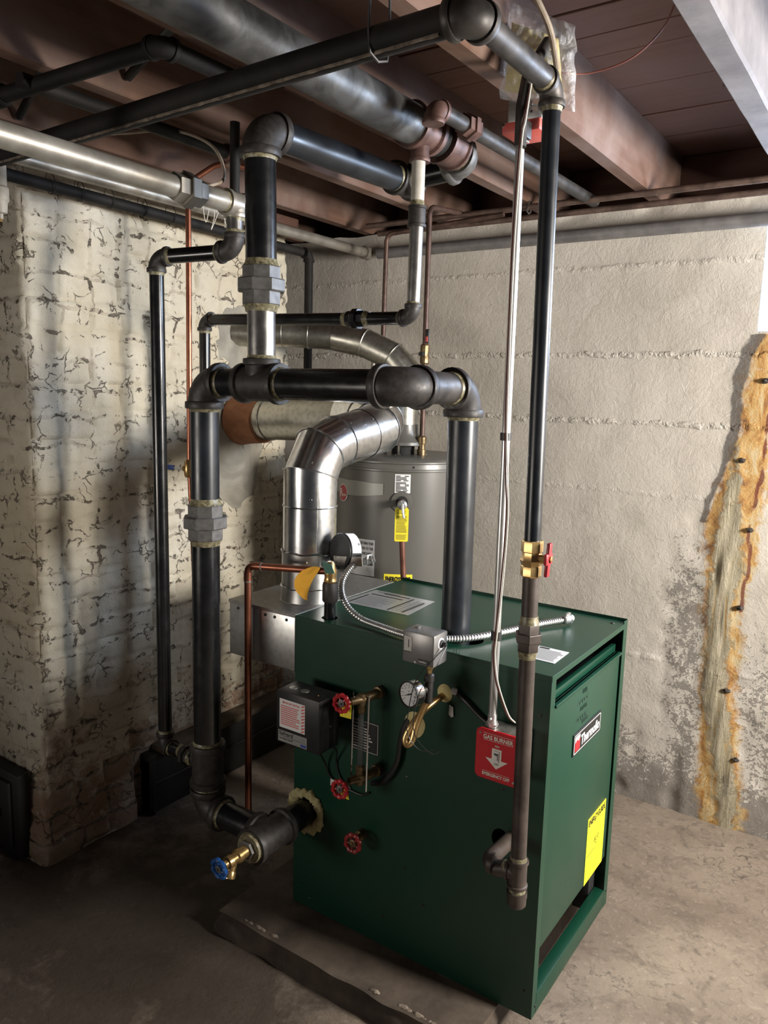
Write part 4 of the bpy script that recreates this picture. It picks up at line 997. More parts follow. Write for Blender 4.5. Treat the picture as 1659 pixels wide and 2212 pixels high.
# condensate drip: white over black
cd = thing('drip_line', 'white-then-black vertical drip pipe turning left below the ceiling main, with black union', 'pipe', (-1.113, 1.75, 1.69)); rc = .0172
pipe(cd, (-1.113, 1.75, 2.075), (-1.113, 1.75, 1.96), rc, 'white_pipe', 'white-painted upper pipe')
coupling(cd, (-1.113, 1.75, 1.938), up, rc, .052, 'cast_iron')
pipe(cd, (-1.113, 1.75, 1.92), (-1.116, 1.75, 1.72), rc*1.03, 'mill_steel', 'glossy dark nipple')
elbow(cd, (-1.116, 1.75, 1.688), dn, nx_, rc, k=1.75)
pipe(cd, (-1.14, 1.75, 1.688), (-1.295, 1.75, 1.690), rc, 'black_steel')
union(cd, (-1.297, 1.75, 1.690), nx_, rc*1.02, 'black_steel', .058)
pipe(cd, (-1.32, 1.75, 1.690), (-1.865, 1.75, 1.704), rc, 'black_steel')
elbow(cd, (-1.893, 1.75, 1.705), nx_, dn, rc, k=1.75)
pipe(cd, (-1.893, 1.75, 1.68), (-1.893, 1.75, .40), rc, 'black_steel')
# big ceiling main
bmn = thing('steam_main', 'very thick old grey steam main slung beneath the joists', 'pipe', (-1.115, 1.0, 2.155))
XB, ZB, rB = -1.113, 2.150, .0475
pipe(bmn, (XB, -.2, ZB), (XB, 1.735, ZB), rB, 'old_steel')
tee(bmn, (XB, 1.755, ZB), py_, dn, .042, .020, 'rusty_fitting', 1.15, False, 1.9, 'rust-brown reducing tee')
coupling(bmn, (XB, 1.88, ZB), py_, .043, .085, 'rusty_fitting', False, 'rust-brown coupling')
for yb, rb_, lb_ in ((1.815, .047, .02), (1.925, .050, .012)): MB('core_black').lathe((XB, yb, ZB), py_, [(0,rb_),(lb_,rb_)], 28).build('tar_band', bmn, 'black sealing band')
elbow(bmn, (XB, 2.00, ZB-.012), py_, (nx_+V((0,0,-.18))), .040, 'union_iron', 1.25)
# pipe beside the main
sm_ = thing('branch_pipe', 'slim old pipe with hex union running beside the steam main to the wall', 'pipe', (-1.0, 2.1, 2.14))
elbow(sm_, (-1.0, 1.63, 2.145), up, py_, .020, 'rusty_fitting', dp=False); pipe(sm_, (-1.0, 1.65, 2.147), (-1.0, 2.70, 2.155), .0185, 'dull_steel'); union(sm_, (-1.0, 1.80, 2.149), py_, .021, 'rusty_fitting', .06, 6, False)

# copper riser by chimney
cr = thing('copper_riser', 'bright copper riser against the brick with a small blue lever valve', 'pipe', (-1.86, 1.66, 1.0))
MB('copper').sweep([(-1.860, 1.66, 2.09), (-1.868, 1.66, 1.25), (-1.835, 1.66, .55)], .0085, 16).build('tube', cr)
mb = MB('copper'); P = [V((-1.86,1.66,2.09)), V((-1.80,1.72,2.15)), V((-1.74,1.80,2.15)), V((-1.74,1.80,2.19))]
mb.sweep([P[0]] + arc(P[1], P[1]-P[0], P[2]-P[1], .02, 5) + arc(P[2], P[2]-P[1], P[3]-P[2], .02, 5) + [P[3]], .0085, 12); mb.build('offset_bend', cr)
mb = MB('brass'); mb.lathe((-1.868, 1.655, 1.22), up, [(-.005,.010),(0,.013),(.02,.015),(.045,.013),(.05,.010)], 14); mb.lathe((-1.868, 1.655, 1.243), (-.5,-1,0), [(0,.008),(.018,.008),(.02,.005)], 10); mb.build('ball_valve', cr)
mb = MB('conduit_zinc'); mb.box((-.03, -.002, -.005), (.004, .001, .005), .0008, Matrix.Translation((-1.878, 1.632, 1.243)), 1); mb.mat('blue_grip'); mb.box((-.085, -.0045, -.0075), (-.028, .0035, .0075), .003, Matrix.Translation((-1.878, 1.632, 1.244))); mb.build('lever', cr, 'lever with blue vinyl grip')

# back-wall pipes
wp = tag(MB('grey_pipe').sweep([(-1.95, 2.775, 2.066), (2.2, 2.775, 2.058)], .022, 20).build('horizontal_pipe'), 'long grey horizontal pipe along the top of the concrete wall', 'pipe')
cp1 = thing('ceiling_pipe', 'upper of two slim rusty pipes crossing under the joists by the back wall', 'pipe', (-.5, 2.62, 2.15)); pipe(cp1, (-1.9, 2.62, 2.143), (1.5, 2.62, 2.148), .0105, 'rusty_pipe')
mb = MB('iron_tie'); mb.sweep([(-1.205, 2.62, 2.165), (-1.205, 2.605, 2.128), (-1.205, 2.62, 2.122), (-1.205, 2.635, 2.13), (-1.205, 2.635, 2.165)], .003, 6); mb.build('hanger', cp1)
cp2 = tag(MB('rusty_pipe').sweep([(-1.9, 2.70, 2.128), (1.5, 2.70, 2.128)], .0105, 14).build('ceiling_pipe'), 'lower of two slim rusty pipes crossing by the back wall', 'pipe')

# ================================================================== GAS PIPE
gp = thing('gas_pipe', 'long vertical gas pipe in front of the boiler corner, fed by an overhead run', 'pipe', (-.6, 1.40, .44)); rg = .0162
gtop, gbot = V((-.610, 1.40, 2.048)), V((-.590, 1.40, .512))
def gx(z): f = (gtop.z-z)/(gtop.z-gbot.z); return V((gtop.x+(gbot.x-gtop.x)*f, 1.40, z))
pipe(gp, gx(2.02), gx(1.215), rg, 'blue_black_steel', 'glossy black upper pipe')
pipe(gp, gx(1.15), gx(1.045), rg, 'brown_pipe', 'brown nipple'); pipe(gp, gx(1.0), gx(.54), rg, 'brown_pipe', 'brown lower pipe')
bv = MB('brass'); bv.lathe(gx(1.218), dn, [(0,.0175),(.0,.0205),(.003,.0215),(.022,.0215),(.024,.0190),(.032,.0195),(.040,.0225),(.050,.0195),(.052,.0205),(.070,.0205),(.073,.0185),(.073,.016)], 8, PI/8)
bv.lathe(gx(1.183), px_, [(.01,.009),(.030,.009),(.032,.006),(.038,.006)], 10); bv = bv.build('ball_valve', gp, ang=25)
mb = MB('red_lever'); hp = gx(1.183)+V((.034,0,0)); mb.box((-.004,-.007,-.034), (.004,.007,.034), .003, Matrix.Translation(hp) @ Matrix.Rotation(.05, 4, 'Y')); mb.box((-.004,-.016,-.010), (.004,.016,.014), .004, Matrix.Translation(hp)); mb.mat('brass'); mb.lathe(hp+V((.003,0,.003)), px_, [(0,.006),(.004,.006),(.005,.002)], 6); mb.build('valve_handle', bv, 'red butterfly handle')
union(gp, gx(1.022), up, rg*1.05, 'brown_pipe', .056, 6)
tee(gp, gx(.512), up, nx_, rg, mat='brown_pipe', k=1.9, kb=1.5); pipe(gp, gx(.49), gx(.455), rg*.9, 'brown_pipe', name='nipple')
mb = MB('brown_pipe'); mb.lathe(gx(.472), dn, [(0,.018),(.0,.0215),(.012,.0215),(.014,.0205),(.030,.0200),(.034,.017),(.034,.0001)], 24); mb.mat('pipe_dope'); mb.lathe(gx(.478), dn, [(0,.0165),(.006,.018)], 24); mb.build('cap', gp, 'round end cap')
mb = MB('brown_pipe'); mb.sweep([gx(.512)+V((-.025,0,0))]+arc(gx(.508)+V((-.075,.0,-.004)), nx_, py_, .03, 8)+[gx(.50)+V((-.085,.20,-.02))], .0175, 20)
mb.lathe(gx(.511)+V((-.052,0,0)), nx_, [(0,.018),(.002,.0225),(.012,.0225),(.014,.018)], 24); mb.build('burner_branch', gp, 'brown branch elbow entering the casing')
elbow(gp, gtop, up, ny_, rg*1.12, 'dull_steel', k=1.75); pipe(gp, (-.610, 1.375, 2.05), (-.612, 1.14, 2.052), .0195, 'dull_steel')
elbow(gp, (-.612, 1.095, 2.052), ny_, nx_+V((0,.03,0)), .0235, 'dull_steel', k=1.3, dp=False); 
pipe(gp, (-.64, 1.095, 2.052), (-2.75, 1.165, 2.050), .0238, 'old_dark_pipe', 'long dusty black overhead run')
rings = []
for k in range(160):
    f_ = k/159; q = V((-.66-2.0*f_, 1.0957+.0667*f_, 2.052-.002*f_)); e = .0015+.003*max(0, .4+noise.noise(V((f_*90, 0, 0))))
    for_a = [(-2.20, .0232), (-2.13, .0236+e), (-2.0, .0236+e), (-1.93, .0232)]
    rings.append([q+V((0, math.cos(a_)*r_, math.sin(a_)*r_)) for a_, r_ in for_a])
MB('dust').grid(rings, False).build('dust_ridge', gp, 'pale dust along the underside', ang=60)
hg = tag(MB('strap_iron').sweep([(-.785,1.085,2.34), (-.785,1.075,2.06), (-.785,1.080,2.030), (-.783,1.100,2.022), (-.781,1.122,2.030), (-.780,1.126,2.06), (-.780,1.12,2.34)], .0022, 8).build('pipe_hanger'), 'thin wire hanger looped under the overhead gas run', 'hanger')
# emergency switch
sw = thing('emergency_switch', 'red gas burner emergency switch plate on a metal box beside the gas pipe', 'switch', (-.683, 1.50, .655))
MB('galv_grey').box((-.733, 1.478, .662), (-.634, 1.545, .764), .003).build('switch_box', sw)
mb = MB('red_plate'); b2 = bmesh.new()
pl_ = []; hw, hh_, rr_ = .0525, .058, .012; cx_, cz_ = -.6855, .711
for (sx, sz, a0) in ((1,1,0),(-1,1,PI/2),(-1,-1,PI),(1,-1,3*PI/2)):
    for k in range(6): a = a0+PI/2*k/5; pl_.append((cx_+sx*(hw-rr_)+rr_*math.cos(a), cz_+sz*(hh_-rr_)+rr_*math.sin(a)))
mb.grid([[V((x, 1.4785, z)) for x, z in pl_], [V((x, 1.474, z)) for x, z in pl_], [V((cx_+(x-cx_)*.965, 1.4725, cz_+(z-cz_)*.965)) for x, z in pl_]], True, True, True)
mb.mat('chrome')
for sx, sz in ((-1,1),(1,-1)): mb.lathe((cx_+sx*.042, 1.4725, cz_+sz*.047), ny_, [(0,.003),(.001,.0025)], 10)
sp3 = mb.build('cover_plate', sw, ang=25)
mb = MB('cream_ink'); Y = 1.4718; rt, upv = (1,0,0), (0,0,1)
mb.text('GAS BURNER', (cx_+.002, Y, cz_+.037), rt, upv, .0098, 'CENTER', wid=.072, bold=.03); mb.quad((cx_-.034, Y, cz_+.0495), (.072,0,0), (0,0,.0007)); mb.quad((cx_-.034, Y, cz_+.034), (.072,0,0), (0,0,.0007))
mb.text('ON', (cx_, Y, cz_+.0225), rt, upv, .0050, 'CENTER', bold=.02); mb.text('EMERGENCY OFF', (cx_, Y, cz_-.048), rt, upv, .0075, 'CENTER', wid=.066, bold=.03); mb.quad((cx_-.033, Y, cz_-.038), (.066,0,0), (0,0,.0006))
mb.poly([(cx_-.0115,Y,cz_+.019),(cx_-.0115,Y,cz_-.006),(cx_-.027,Y,cz_-.006),(cx_,Y,cz_-.028),(cx_+.027,Y,cz_-.006),(cx_+.0115,Y,cz_-.006),(cx_+.0115,Y,cz_+.019)])
mb.mat('grey_ink'); mb.text('OFF', (cx_, Y-.0003, cz_-.0185), rt, upv, .0048, 'CENTER', bold=.02); mb.build('lettering', sp3, 'cream lettering and downward arrow', rn=False)
mb = MB('white_label'); mb.box((cx_-.0065, 1.4695, cz_-.011), (cx_+.0065, 1.4716, cz_+.0145), .0006, seg=1); mb.box((cx_-.004, 1.4655, cz_-.006), (cx_+.004, 1.4700, cz_+.006), .0012, Matrix.Identity(4)); mb.mat('black_ink'); mb.box((cx_-.0052, 1.4690, cz_+.0065), (cx_+.0052, 1.4696, cz_+.0095)); mb.build('toggle', sw)
# rigid conduit
ec = thing('rigid_conduit', 'bright steel conduit rising from the red switch plate to the ceiling box', 'conduit', (-.714, 1.50, .765))
MB('conduit_zinc').sweep([(-.7145, 1.502, .775), (-.716, 1.500, 1.98)], .0090, 20).build('tube', ec)
mb = MB('conduit_zinc'); mb.lathe((-.7145, 1.502, .765), up, [(0,.0125),(.012,.0125),(.014,.0105),(.030,.0105)], 12); mb.lathe((-.7145,1.502,.768), up, [(0,.0145),(.005,.0145)], 6); mb.lathe((-.7145,1.492,.786), ny_, [(0,.004),(.004,.003)], 8); mb.build('connector', ec)
mb = MB('dull_steel'); mb.sweep([(-.7155, 1.498, 1.985), (-.7155, 1.497, 2.06), (-.712, 1.51, 2.12), (-.700, 1.57, 2.20)], .0115, 16); mb.build('upper_sleeve', ec, 'darker thicker sleeve at the top')
for z, h_ in ((1.985, .026), (1.402, .016), (.966, .020)): MB('black_plastic').lathe((-.7145 if z < 1.3 else -.7155, 1.500, z), up, [(0,.0118),(h_,.0118)], 20).build('tape_band', ec, 'black electrical tape wrap')
# thermostat cable
th = thing('thermostat_cable', 'thin red and white cable taped down the bright conduit and crossing to the right beam', 'cable', (-.70, 1.49, 1.4))
base = [(-.47, 1.64, 2.255), (-.50, 1.662, 2.215), (-.56, 1.668, 2.175), (-.64, 1.655, 2.158), (-.690, 1.60, 2.15)]
MB('wire_red').sweep(spline(base, 8), .0018, 8).build('wire', th, 'brown cable strung to the beam')
for off, mt in ((0, 'wire_red'), (.0045, 'wire_white')):
    P = [(-.700+off*.3, 1.50, 2.10), (-.705+off, 1.487, 2.03), (-.711+off, 1.487, 1.99), (-.716+off, 1.487, 1.80), (-.714+off, 1.487, 1.55), (-.711+off, 1.487, 1.41), (-.704+off, 1.487, 1.32), (-.699+off, 1.487, 1.24), (-.703+off, 1.487, 1.10), (-.711+off, 1.487, .98), (-.713+off, 1.488, .93), (-.704+off, 1.492, .87), (-.685+off, 1.51, .80), (-.676+off, 1.53, .775)]
    MB(mt).sweep(spline(P, 8), .0017, 8).build('wire', th, 'red strand' if off == 0 else 'white strand')
# ceiling junction box
jb = thing('ceiling_junction_box', 'grey metal box with red cover plate hanging below the joist beside the gas pipe', 'junction box', (-.745, 1.60, 2.03))
mb = MB('galv_grey'); mb.box((-.784, 1.575, 2.060), (-.712, 1.640, 2.105), .003); mb.mat('galvanised'); mb.box((-.752, 1.570, 2.058), (-.704, 1.577, 2.108), .002)
for x, z in ((-.738, 2.090), (-.716, 2.092)): mb.lathe((x, 1.571, z), ny_, [(0,.009),(.003,.012),(.005,.009),(.005,.0001)], 16)
mb.mat('black_plastic'); mb.lathe((-.728, 1.570, 2.074), ny_, [(0,.0028),(.0006,.0026)], 8); mb.build('metal_box', jb, ang=25)
mb = MB('red_cover'); mb.box((-.792, 1.566, 2.036), (-.706, 1.650, 2.060), .004); mb.mat('chrome'); mb.lathe((-.787, 1.566, 2.055), ny_, [(0,.004),(.002,.003)], 8); mb.build('cover', jb, 'red cover plate')
mb = MB('black_plastic'); mb.box((-.737, 1.540, 2.016), (-.722, 1.566, 2.050), .003); mb.mat('chrome'); mb.box((-.735, 1.543, 2.010), (-.724, 1.563, 2.014), .001); mb.build('outlet_plug', jb)
# bag of insulation
bg = thing('insulation_bag', 'clear plastic bag of yellow insulation hung on the joist behind the gas elbow', 'bag', (-.72, 1.66, 2.09))
def blob(mb, c, u, v, w, ru, rv, rw, seed, amp=.18, sub=5, pw=.75):
    b2 = bmesh.new(); bmesh.ops.create_icosphere(b2, subdivisions=sub, radius=1)
    u, v, w, c = V(u), V(v), V(w), V(c)
    for q in b2.verts:
        n3 = q.co.copy(); k = 1+amp*noise.noise(n3*1.6+V((seed,0,0)))+amp*.5*noise.noise(n3*4.5+V((0,seed,0)))
        f = lambda x: math.copysign(abs(x)**pw, x)
        q.co = c + u*ru*f(n3.x)*k + v*rv*f(n3.y)*k + w*rw*n3.z*k*(1+.3*noise.noise(n3*7))
    mb.merge(b2)
def pillow(mb, quad, th, seed, n=36, wr=.004, drop=0):
    a_, b_, c_, d_ = [V(q) for q in quad]
    nrm = (b_-a_).cross(d_-a_).normalized()
    for sgn in (1, -1):
        rings = []
        for i in range(n+1):
            row = []
            for j in range(n+1):
                u_, v_ = i/n, j/n
                p_ = a_*(1-u_)*(1-v_)+b_*u_*(1-v_)+c_*u_*v_+d_*(1-u_)*v_
                e = (max(0, 16*u_*(1-u_)*v_*(1-v_)))**.45
                w_ = wr*noise.noise(V((u_*4+v_*7, v_*3-u_*5, seed)))*2+wr*noise.noise(V((u_*13, v_*13, seed+sgn)))
                edge = wr*1.5*noise.noise(V((u_*6, v_*6, seed+4)))
                row.append(p_ + nrm*sgn*(th*e) + nrm*w_*(1 if e > .01 else .6) + (b_-a_).normalized()*edge)
            rings.append(row)
        mb.grid(rings, False)
    return mb
pillow(MB('foam'), [(-.790, 1.585, 2.262), (-.690, 1.600, 2.215), (-.668, 1.590, 2.085), (-.792, 1.570, 2.125)], .022, 3, wr=.003).build('insulation', bg, 'pale yellow fibre batt', ang=60)
pillow(MB('plastic_film'), [(-.796, 1.583, 2.300), (-.655, 1.602, 2.232), (-.642, 1.590, 2.064), (-.800, 1.568, 2.110)], .028, 9, 44, .006).build('plastic_film', bg, 'clear crinkled film', ang=60)
mb = MB('cable_grey'); mb.sweep(spline([(-.70, 1.40, 2.30), (-.685, 1.46, 2.245), (-.675, 1.52, 2.20), (-.672, 1.56, 2.14)], 8), .006, 10); tag(mb.build('cable'), 'tan sheathed cable dropping behind the gas elbow', 'cable')

# ================================================================== BOILER TRIM
# low water cutoff
lw = thing('low_water_cutoff', 'black low water cutoff control box with red-striped notice on the boiler side', 'control box', (-1.213, 1.47, .60))
mb = MB('black_box'); mb.box((-1.284, 1.420, .597), (-1.142, 1.500, .737), .003); mb.box((-1.25, 1.50, .62), (-1.17, 1.546, .70), .004); mb.mat('galv_grey')
for x in (-1.256, -1.218): mb.lathe((x, 1.455, .737), up, [(0,.012),(.0008,.0115),(.0012,.0001)], 20)
mb.mat('lamp_amber'); mb.lathe((-1.172, 1.452, .737), up, [(0,.0015),(.001,.001)], 8); mb.mat('galv_grey'); mb.lathe((-1.142, 1.465, .66), px_, [(0,.003),(.002,.002)], 8)
mb.build('housing', lw, ang=30)
Y = 1.4194; nb = MB('white_label').box((-1.272, Y, .640), (-1.188, 1.4204, .717)).build('notice_label', lw, 'white notice with red print and red striped edge')
mb = MB('red_ink'); Y -= .0003; mb.text('IMPORTANT NOTICE', (-1.262, Y, .706), rt, upv, .0052, wid=.056, bold=.03); rows(mb, (-1.268, Y, .648), V(rt), V(upv), .064, .054, 10, .55, .25, 3)
for k in range(9): z = .641+k*.0083; mb.poly([(-1.1995,Y,z),(-1.189,Y,z+.005),(-1.189,Y,z+.0085),(-1.1995,Y,z+.0042)])
mb.build('lettering', nb, rn=False)
Y = 1.4194; nb = MB('silver_label').box((-1.276, Y, .602), (-1.181, 1.4204, .632)).build('name_label', lw, 'silver name label with black lettering')
mb = MB('black_ink'); Y -= .0003; mb.text('Safgard', (-1.273, Y, .6195), rt, upv, .0105, wid=.046, bold=.02); mb.quad((-1.272, Y, .6158), (.087,0,0), (0,0,.0007)); mb.text('Low Water Cut-Off', (-1.272, Y, .6085), rt, upv, .0050, wid=.044, bold=.02)
mb.mat('grey_ink'); mb.text('C', (-1.203, Y, .621), rt, upv, .005); rows(mb, (-1.197, Y, .621), V(rt), V(upv), .012, .005, 2, .5, .2, 2); mb.mat('blue_ink'); mb.quad((-1.201, Y, .6045), (.018,0,0), (0,0,.0065)); mb.build('lettering', nb, rn=False)
mb = MB('wire_black'); mb.sweep(spline([(-1.20, 1.47, .60), (-1.207, 1.50, .56), (-1.212, 1.535, .51), (-1.20, 1.542, .475), (-1.17, 1.542, .462), (-1.10, 1.542, .455), (-1.07, 1.542, .47)], 8), .0028, 8)
mb.sweep(spline([(-1.17, 1.48, .60), (-1.165, 1.52, .57), (-1.180, 1.542, .52), (-1.165, 1.542, .48), (-1.13, 1.542, .462)], 8), .0024, 8); mb.mat('white_label'); mb.box((-1.196, 1.538, .452), (-1.184, 1.541, .47)); mb.build('control_wire', lw, 'black wires with white tag')
# water gauge
wg = thing('water_gauge', 'vertical sight glass between two brass valves with red handwheels on the boiler side', 'water gauge', (-1.055, 1.48, .52))
GX, GY = -1.058, 1.480
mb = MB('sight_glass'); mb.lathe((GX, GY, .565), up, [(0,.0082),(.165,.0082)], 20, cap=False); mb.build('glass_tube', wg, 'glass tube', ang=30)
mb = MB('chrome'); mb.sweep([(GX-.021, GY-.008, .535), (GX-.019, GY-.008, .765)], .0019, 8).build('guard_rod', wg); mb = MB('chrome'); mb.sweep([(GX+.017, GY+.004, .508), (GX+.019, GY+.004, .760)], .0024, 8); mb.build('guard_rod', wg)
for z, s_ in ((.748, 1), (.540, -1)):
    mb = MB('old_brass'); mb.lathe((GX, GY, z+.0), up, [(-.016,.010),(-.012,.0125),(.010,.0125),(.014,.009)], 14)
    mb.lathe((GX, GY, z-s_*.024), up, [(-.011,.0095),(-.009,.0115),(.009,.0115),(.011,.0095)], 6)
    mb.sweep([(GX-.012, GY-.03, z), (GX, GY, z), (GX+.012, GY+.03, z+.004), (GX+.014, BY0, z+.004)], [.009,.013,.012,.010], 14)
    mb.lathe((GX+.013, BY0-.02, z+.004), py_, [(0,.011),(.002,.016),(.016,.016)], 8); mb.build('gauge_valve', wg, 'tarnished brass valve body')
    d = V((.10, -1, .06)).normalized()
    handwheel(wg, V((GX-.020, GY-.055, z+(.002 if s_ > 0 else -.012))), d, .0245, 'red_wheel', 10, 'red scalloped handwheel')
    MB('old_brass').sweep([V((GX-.006, GY-.02, z)), V((GX-.020, GY-.055, z+(.002 if s_ > 0 else -.012)))], .005, 10).build('valve_stem', wg)
MB('yellow_tag').poly([(GX-.036,GY-.040,.737),(GX-.008,GY-.032,.745),(GX-.008,GY-.032,.705),(GX-.036,GY-.040,.708)], (0,.001,0)).build('tag', wg, 'small yellow paper tag'); mb = MB('yellow_tag'); mb.poly([(GX-.030,GY-.040,.520),(GX-.014,GY-.034,.520),(GX-.008,GY-.034,.494),(GX-.028,GY-.040,.500)], (0,.001,0)); mb.build('tag', wg, 'small yellow paper tag')
# blowdown wheel
dv = thing('drain_valve', 'dark red handwheel low on the boiler side, below the sight glass', 'valve', (-1.085, 1.50, .32))
mb = MB('old_brass'); mb.lathe((-1.090, BY0, .348), ny_, [(0,.014),(.02,.014),(.024,.008),(.045,.006)], 12); mb.build('stem', dv); handwheel(dv, (-1.084, 1.492, .348), (.05,-1,.1), .0260, 'dark_red_wheel', 8, hub='old_brass')
# pressure control
pc = thing('pressure_control', 'grey pressure control box standing above the round gauge at the boiler edge', 'control box', (-.86, 1.45, .90))
mb = MB('control_grey'); mb.box((-.905, 1.418, .898), (-.822, 1.478, .972), .005); mb.mat('galv_grey'); mb.box((-.900, 1.4172, .925), (-.879, 1.4182, .960), .0004, seg=1); mb.mat('black_ink'); mb.box((-.8885, 1.4166, .934), (-.8868, 1.4175, .952)); mb.quad((-.902, 1.4168, .9235), (.020,0,0), (0,0,.001))
mb.mat('galv_grey'); mb.lathe((-.869, 1.418, .904), ny_, [(0,.004),(.002,.003)], 10); mb.lathe((-.885, 1.45, .972), up, [(0,.006),(.004,.006),(.005,.002)], 10)
bx = mb.build('case', pc, ang=30)
mb = MB('black_ink'); mb.box((-.862, 1.4168, .903), (-.833, 1.418, .913)); mb.mat('white_label'); mb.text('resideo', (-.860, 1.4165, .9058), rt, upv, .0048, wid=.020, bold=.02); mb.build('maker_label', pc, 'small black label with white lettering', rn=False)
mb = MB('white_label'); mb.lathe((-.822, 1.447, .948), px_, [(0,.0135),(.001,.013),(.0015,.010)], 20); mb.mat('black_plastic'); mb.lathe((-.822, 1.447, .948), px_, [(0,.010),(.004,.009),(.005,.005),(.014,.0045)], 18); mb.build('dial', pc, 'black dial on the right face')
mb = MB('brass'); mb.lathe((-.853, 1.455, .898), dn, [(0,.008),(.003,.009),(.016,.009),(.018,.007),(.024,.0055),(.03,.0055)], 6); mb.build('nipple', pc)
mb = MB('wire_black'); mb.sweep(spline([(-.806,1.447,.948),(-.825,1.41,.915),(-.852,1.395,.87),(-.868,1.395,.80),(-.872,1.40,.74),(-.845,1.41,.705),(-.818,1.43,.705)], 8), .0011, 6); mb.sweep(spline([(-.807,1.447,.946),(-.812,1.41,.905),(-.840,1.395,.85),(-.855,1.395,.78),(-.848,1.40,.735),(-.82,1.42,.70),(-.806,1.44,.705)], 8), .0010, 6); mb.build('sensor_wire', pc, 'thin black looping wires')
# gauge
gg = thing('pressure_gauge', 'round white-faced pressure gauge under the grey control box', 'gauge', (-.877, 1.42, .805))
gc_ = V((-.876, 1.415, .828)); gd = V((-.22, -1, .05)).normalized(); gu, gw = perp(gd)
gr_ = V((0,0,1)).cross(-gd)*-1; gr_ = gd.cross(V((0,0,1))).normalized()*-1; gup = gr_.cross(gd).normalized()
if gr_.x < 0: gr_ = -gr_
if gup.z < 0: gup = -gup
mb = MB('black_plastic'); mb.lathe(gc_, gd, [(-.020,.024),(-.018,.0285),(.004,.0285),(.006,.0305),(.009,.0305),(.010,.028),(.007,.0265)], 40, cap=False); mb.lathe(gc_, gd, [(-.0205,.0001),(-.020,.024)], 40, cap=False); mb.mat('chrome'); mb.lathe(gc_, gd, [(-.016,.0290),(.003,.0290)], 40, cap=False); mb.build('case', gg)
mb = MB('white_label'); mb.lathe(gc_, gd, [(.0065,.0268),(.0068,.0001)], 40, cap=False); fc_ = mb.build('dial_face', gg)
mb = MB('black_ink'); F0 = gc_+gd*.0078
for k in range(13):
    a = math.radians(225-270*k/12); e = gr_*math.cos(a)+gup*math.sin(a); s_ = gd.cross(e)*.0005
    mb.poly([F0+e*.020-s_, F0+e*.020+s_, F0+e*.0235+s_, F0+e*.0235-s_])
for k, tx in enumerate(('0','5','10','15','20','25','30')):
    a = math.radians(225-270*k/6); mb.text(tx, F0+(gr_*math.cos(a)+gup*math.sin(a))*.0165-gup*.0015, gr_, gup, .0032, 'CENTER')
mb.text('PSI', F0+gup*.006, gr_, gup, .0026, 'CENTER'); e = (gr_*-.78-gup*.35).normalized(); s_ = gd.cross(e)*.0012
mb.poly([F0+e*.019+gd*.0008, F0+s_+gd*.0008, F0-e*.010+s_*1.6+gd*.0008, F0-e*.010-s_*1.6+gd*.0008, F0-s_+gd*.0008]); mb.lathe(F0, gd, [(0,.002),(.0015,.002),(.002,.001)], 12); mb.build('needle_and_scale', fc_, rn=False)
# pigtail siphon
pg = thing('siphon_pipe', 'curled brass siphon tube linking the boiler side to the gauge', 'pipe', (-.87, 1.46, .69))
mb = MB('brass'); mb.sweep(spline([(-.862,1.60,.79),(-.866,1.53,.785),(-.878,1.482,.768),(-.895,1.455,.735),(-.905,1.444,.705),(-.899,1.442,.690),(-.889,1.448,.700),(-.885,1.458,.735),(-.872,1.462,.775),(-.856,1.458,.805)], 8), .0080, 14); mb.build('tube', pg)
mb = MB('cast_iron'); mb.lathe((-.854, 1.456, .80), up, [(0,.008),(.002,.010),(.05,.010),(.052,.012),(.066,.012),(.07,.008)], 14); mb.lathe((-.858, 1.45, .832), V((-.5,-.85,0)), [(0,.009),(.025,.009)], 12); mb.build('tee', pg)
# black hose and staple clips
hs = tag(MB('wire_black').sweep(spline([(-1.062, 1.540, .500), (-1.02, 1.533, .522), (-.985, 1.533, .58), (-.975, 1.533, .64), (-.968, 1.535, .675), (-.960, 1.542, .700)], 8), .0072, 10).build('black_cable'), 'black cable curving from the sight glass to the yellow plugs', 'cable')
hs2 = thing('ignition_cable', 'black cable with white clip running right from the gauge toward the conduit', 'cable', (-.80, 1.535, .80))
MB('wire_black').sweep(spline([(-.828, 1.54, .803), (-.80, 1.536, .790), (-.76, 1.536, .762), (-.72, 1.536, .745)], 6), .0055, 10).build('sheath', hs2)
MB('white_label').box((-.838, 1.530, .800), (-.824, 1.540, .814), .002).build('clip', hs2, 'white plastic clip')
mb = MB('white_label'); mb.poly([(-.846,1.541,.768),(-.836,1.541,.765),(-.834,1.541,.742),(-.840,1.541,.738),(-.847,1.541,.744)], (0,.001,0)); tag(mb.build('cable_tag'), 'tiny white wire tag on the green side right of the brass tube', 'tag')

# relief valve + copper discharge
rv = thing('steam_relief_valve', 'boiler relief valve with orange and green tags on its copper outlet', 'valve', (-1.245, 1.586, .895))
VX, VY = -1.245, 1.586
MB('black_steel').sweep([(VX, VY, .86), (VX, VY, .955)], .0155, 24).build('nipple', rv)
mb = MB('cast_iron'); mb.lathe((VX, VY, .940), up, [(0,.019),(.004,.021),(.045,.021),(.052,.019),(.054,.015)], 24); mb.build('coupling', rv)
mb = MB('brass'); mb.lathe((VX, VY, .993), up, [(0,.0165),(.004,.018),(.008,.0165),(.014,.0155),(.022,.017),(.030,.017),(.040,.014),(.050,.012),(.056,.008)], 20); mb.build('valve_body', rv)
mb = MB('orange_tag'); rings = []
for k in range(13):
    f = k/12; p = V((VX-.022-.060*math.sin(f*2.2)*.8, VY-.025-.012*math.sin(f*3), 1.035-.095*f+.004*math.sin(f*6))); w2 = .006+.016*math.sin(PI*min(1, f*1.05))**.7*(1 if f < .95 else .4)
    rings.append([p-V((.8,.54,-.35)).normalized()*w2, p+V((.8,.54,-.35)).normalized()*w2])
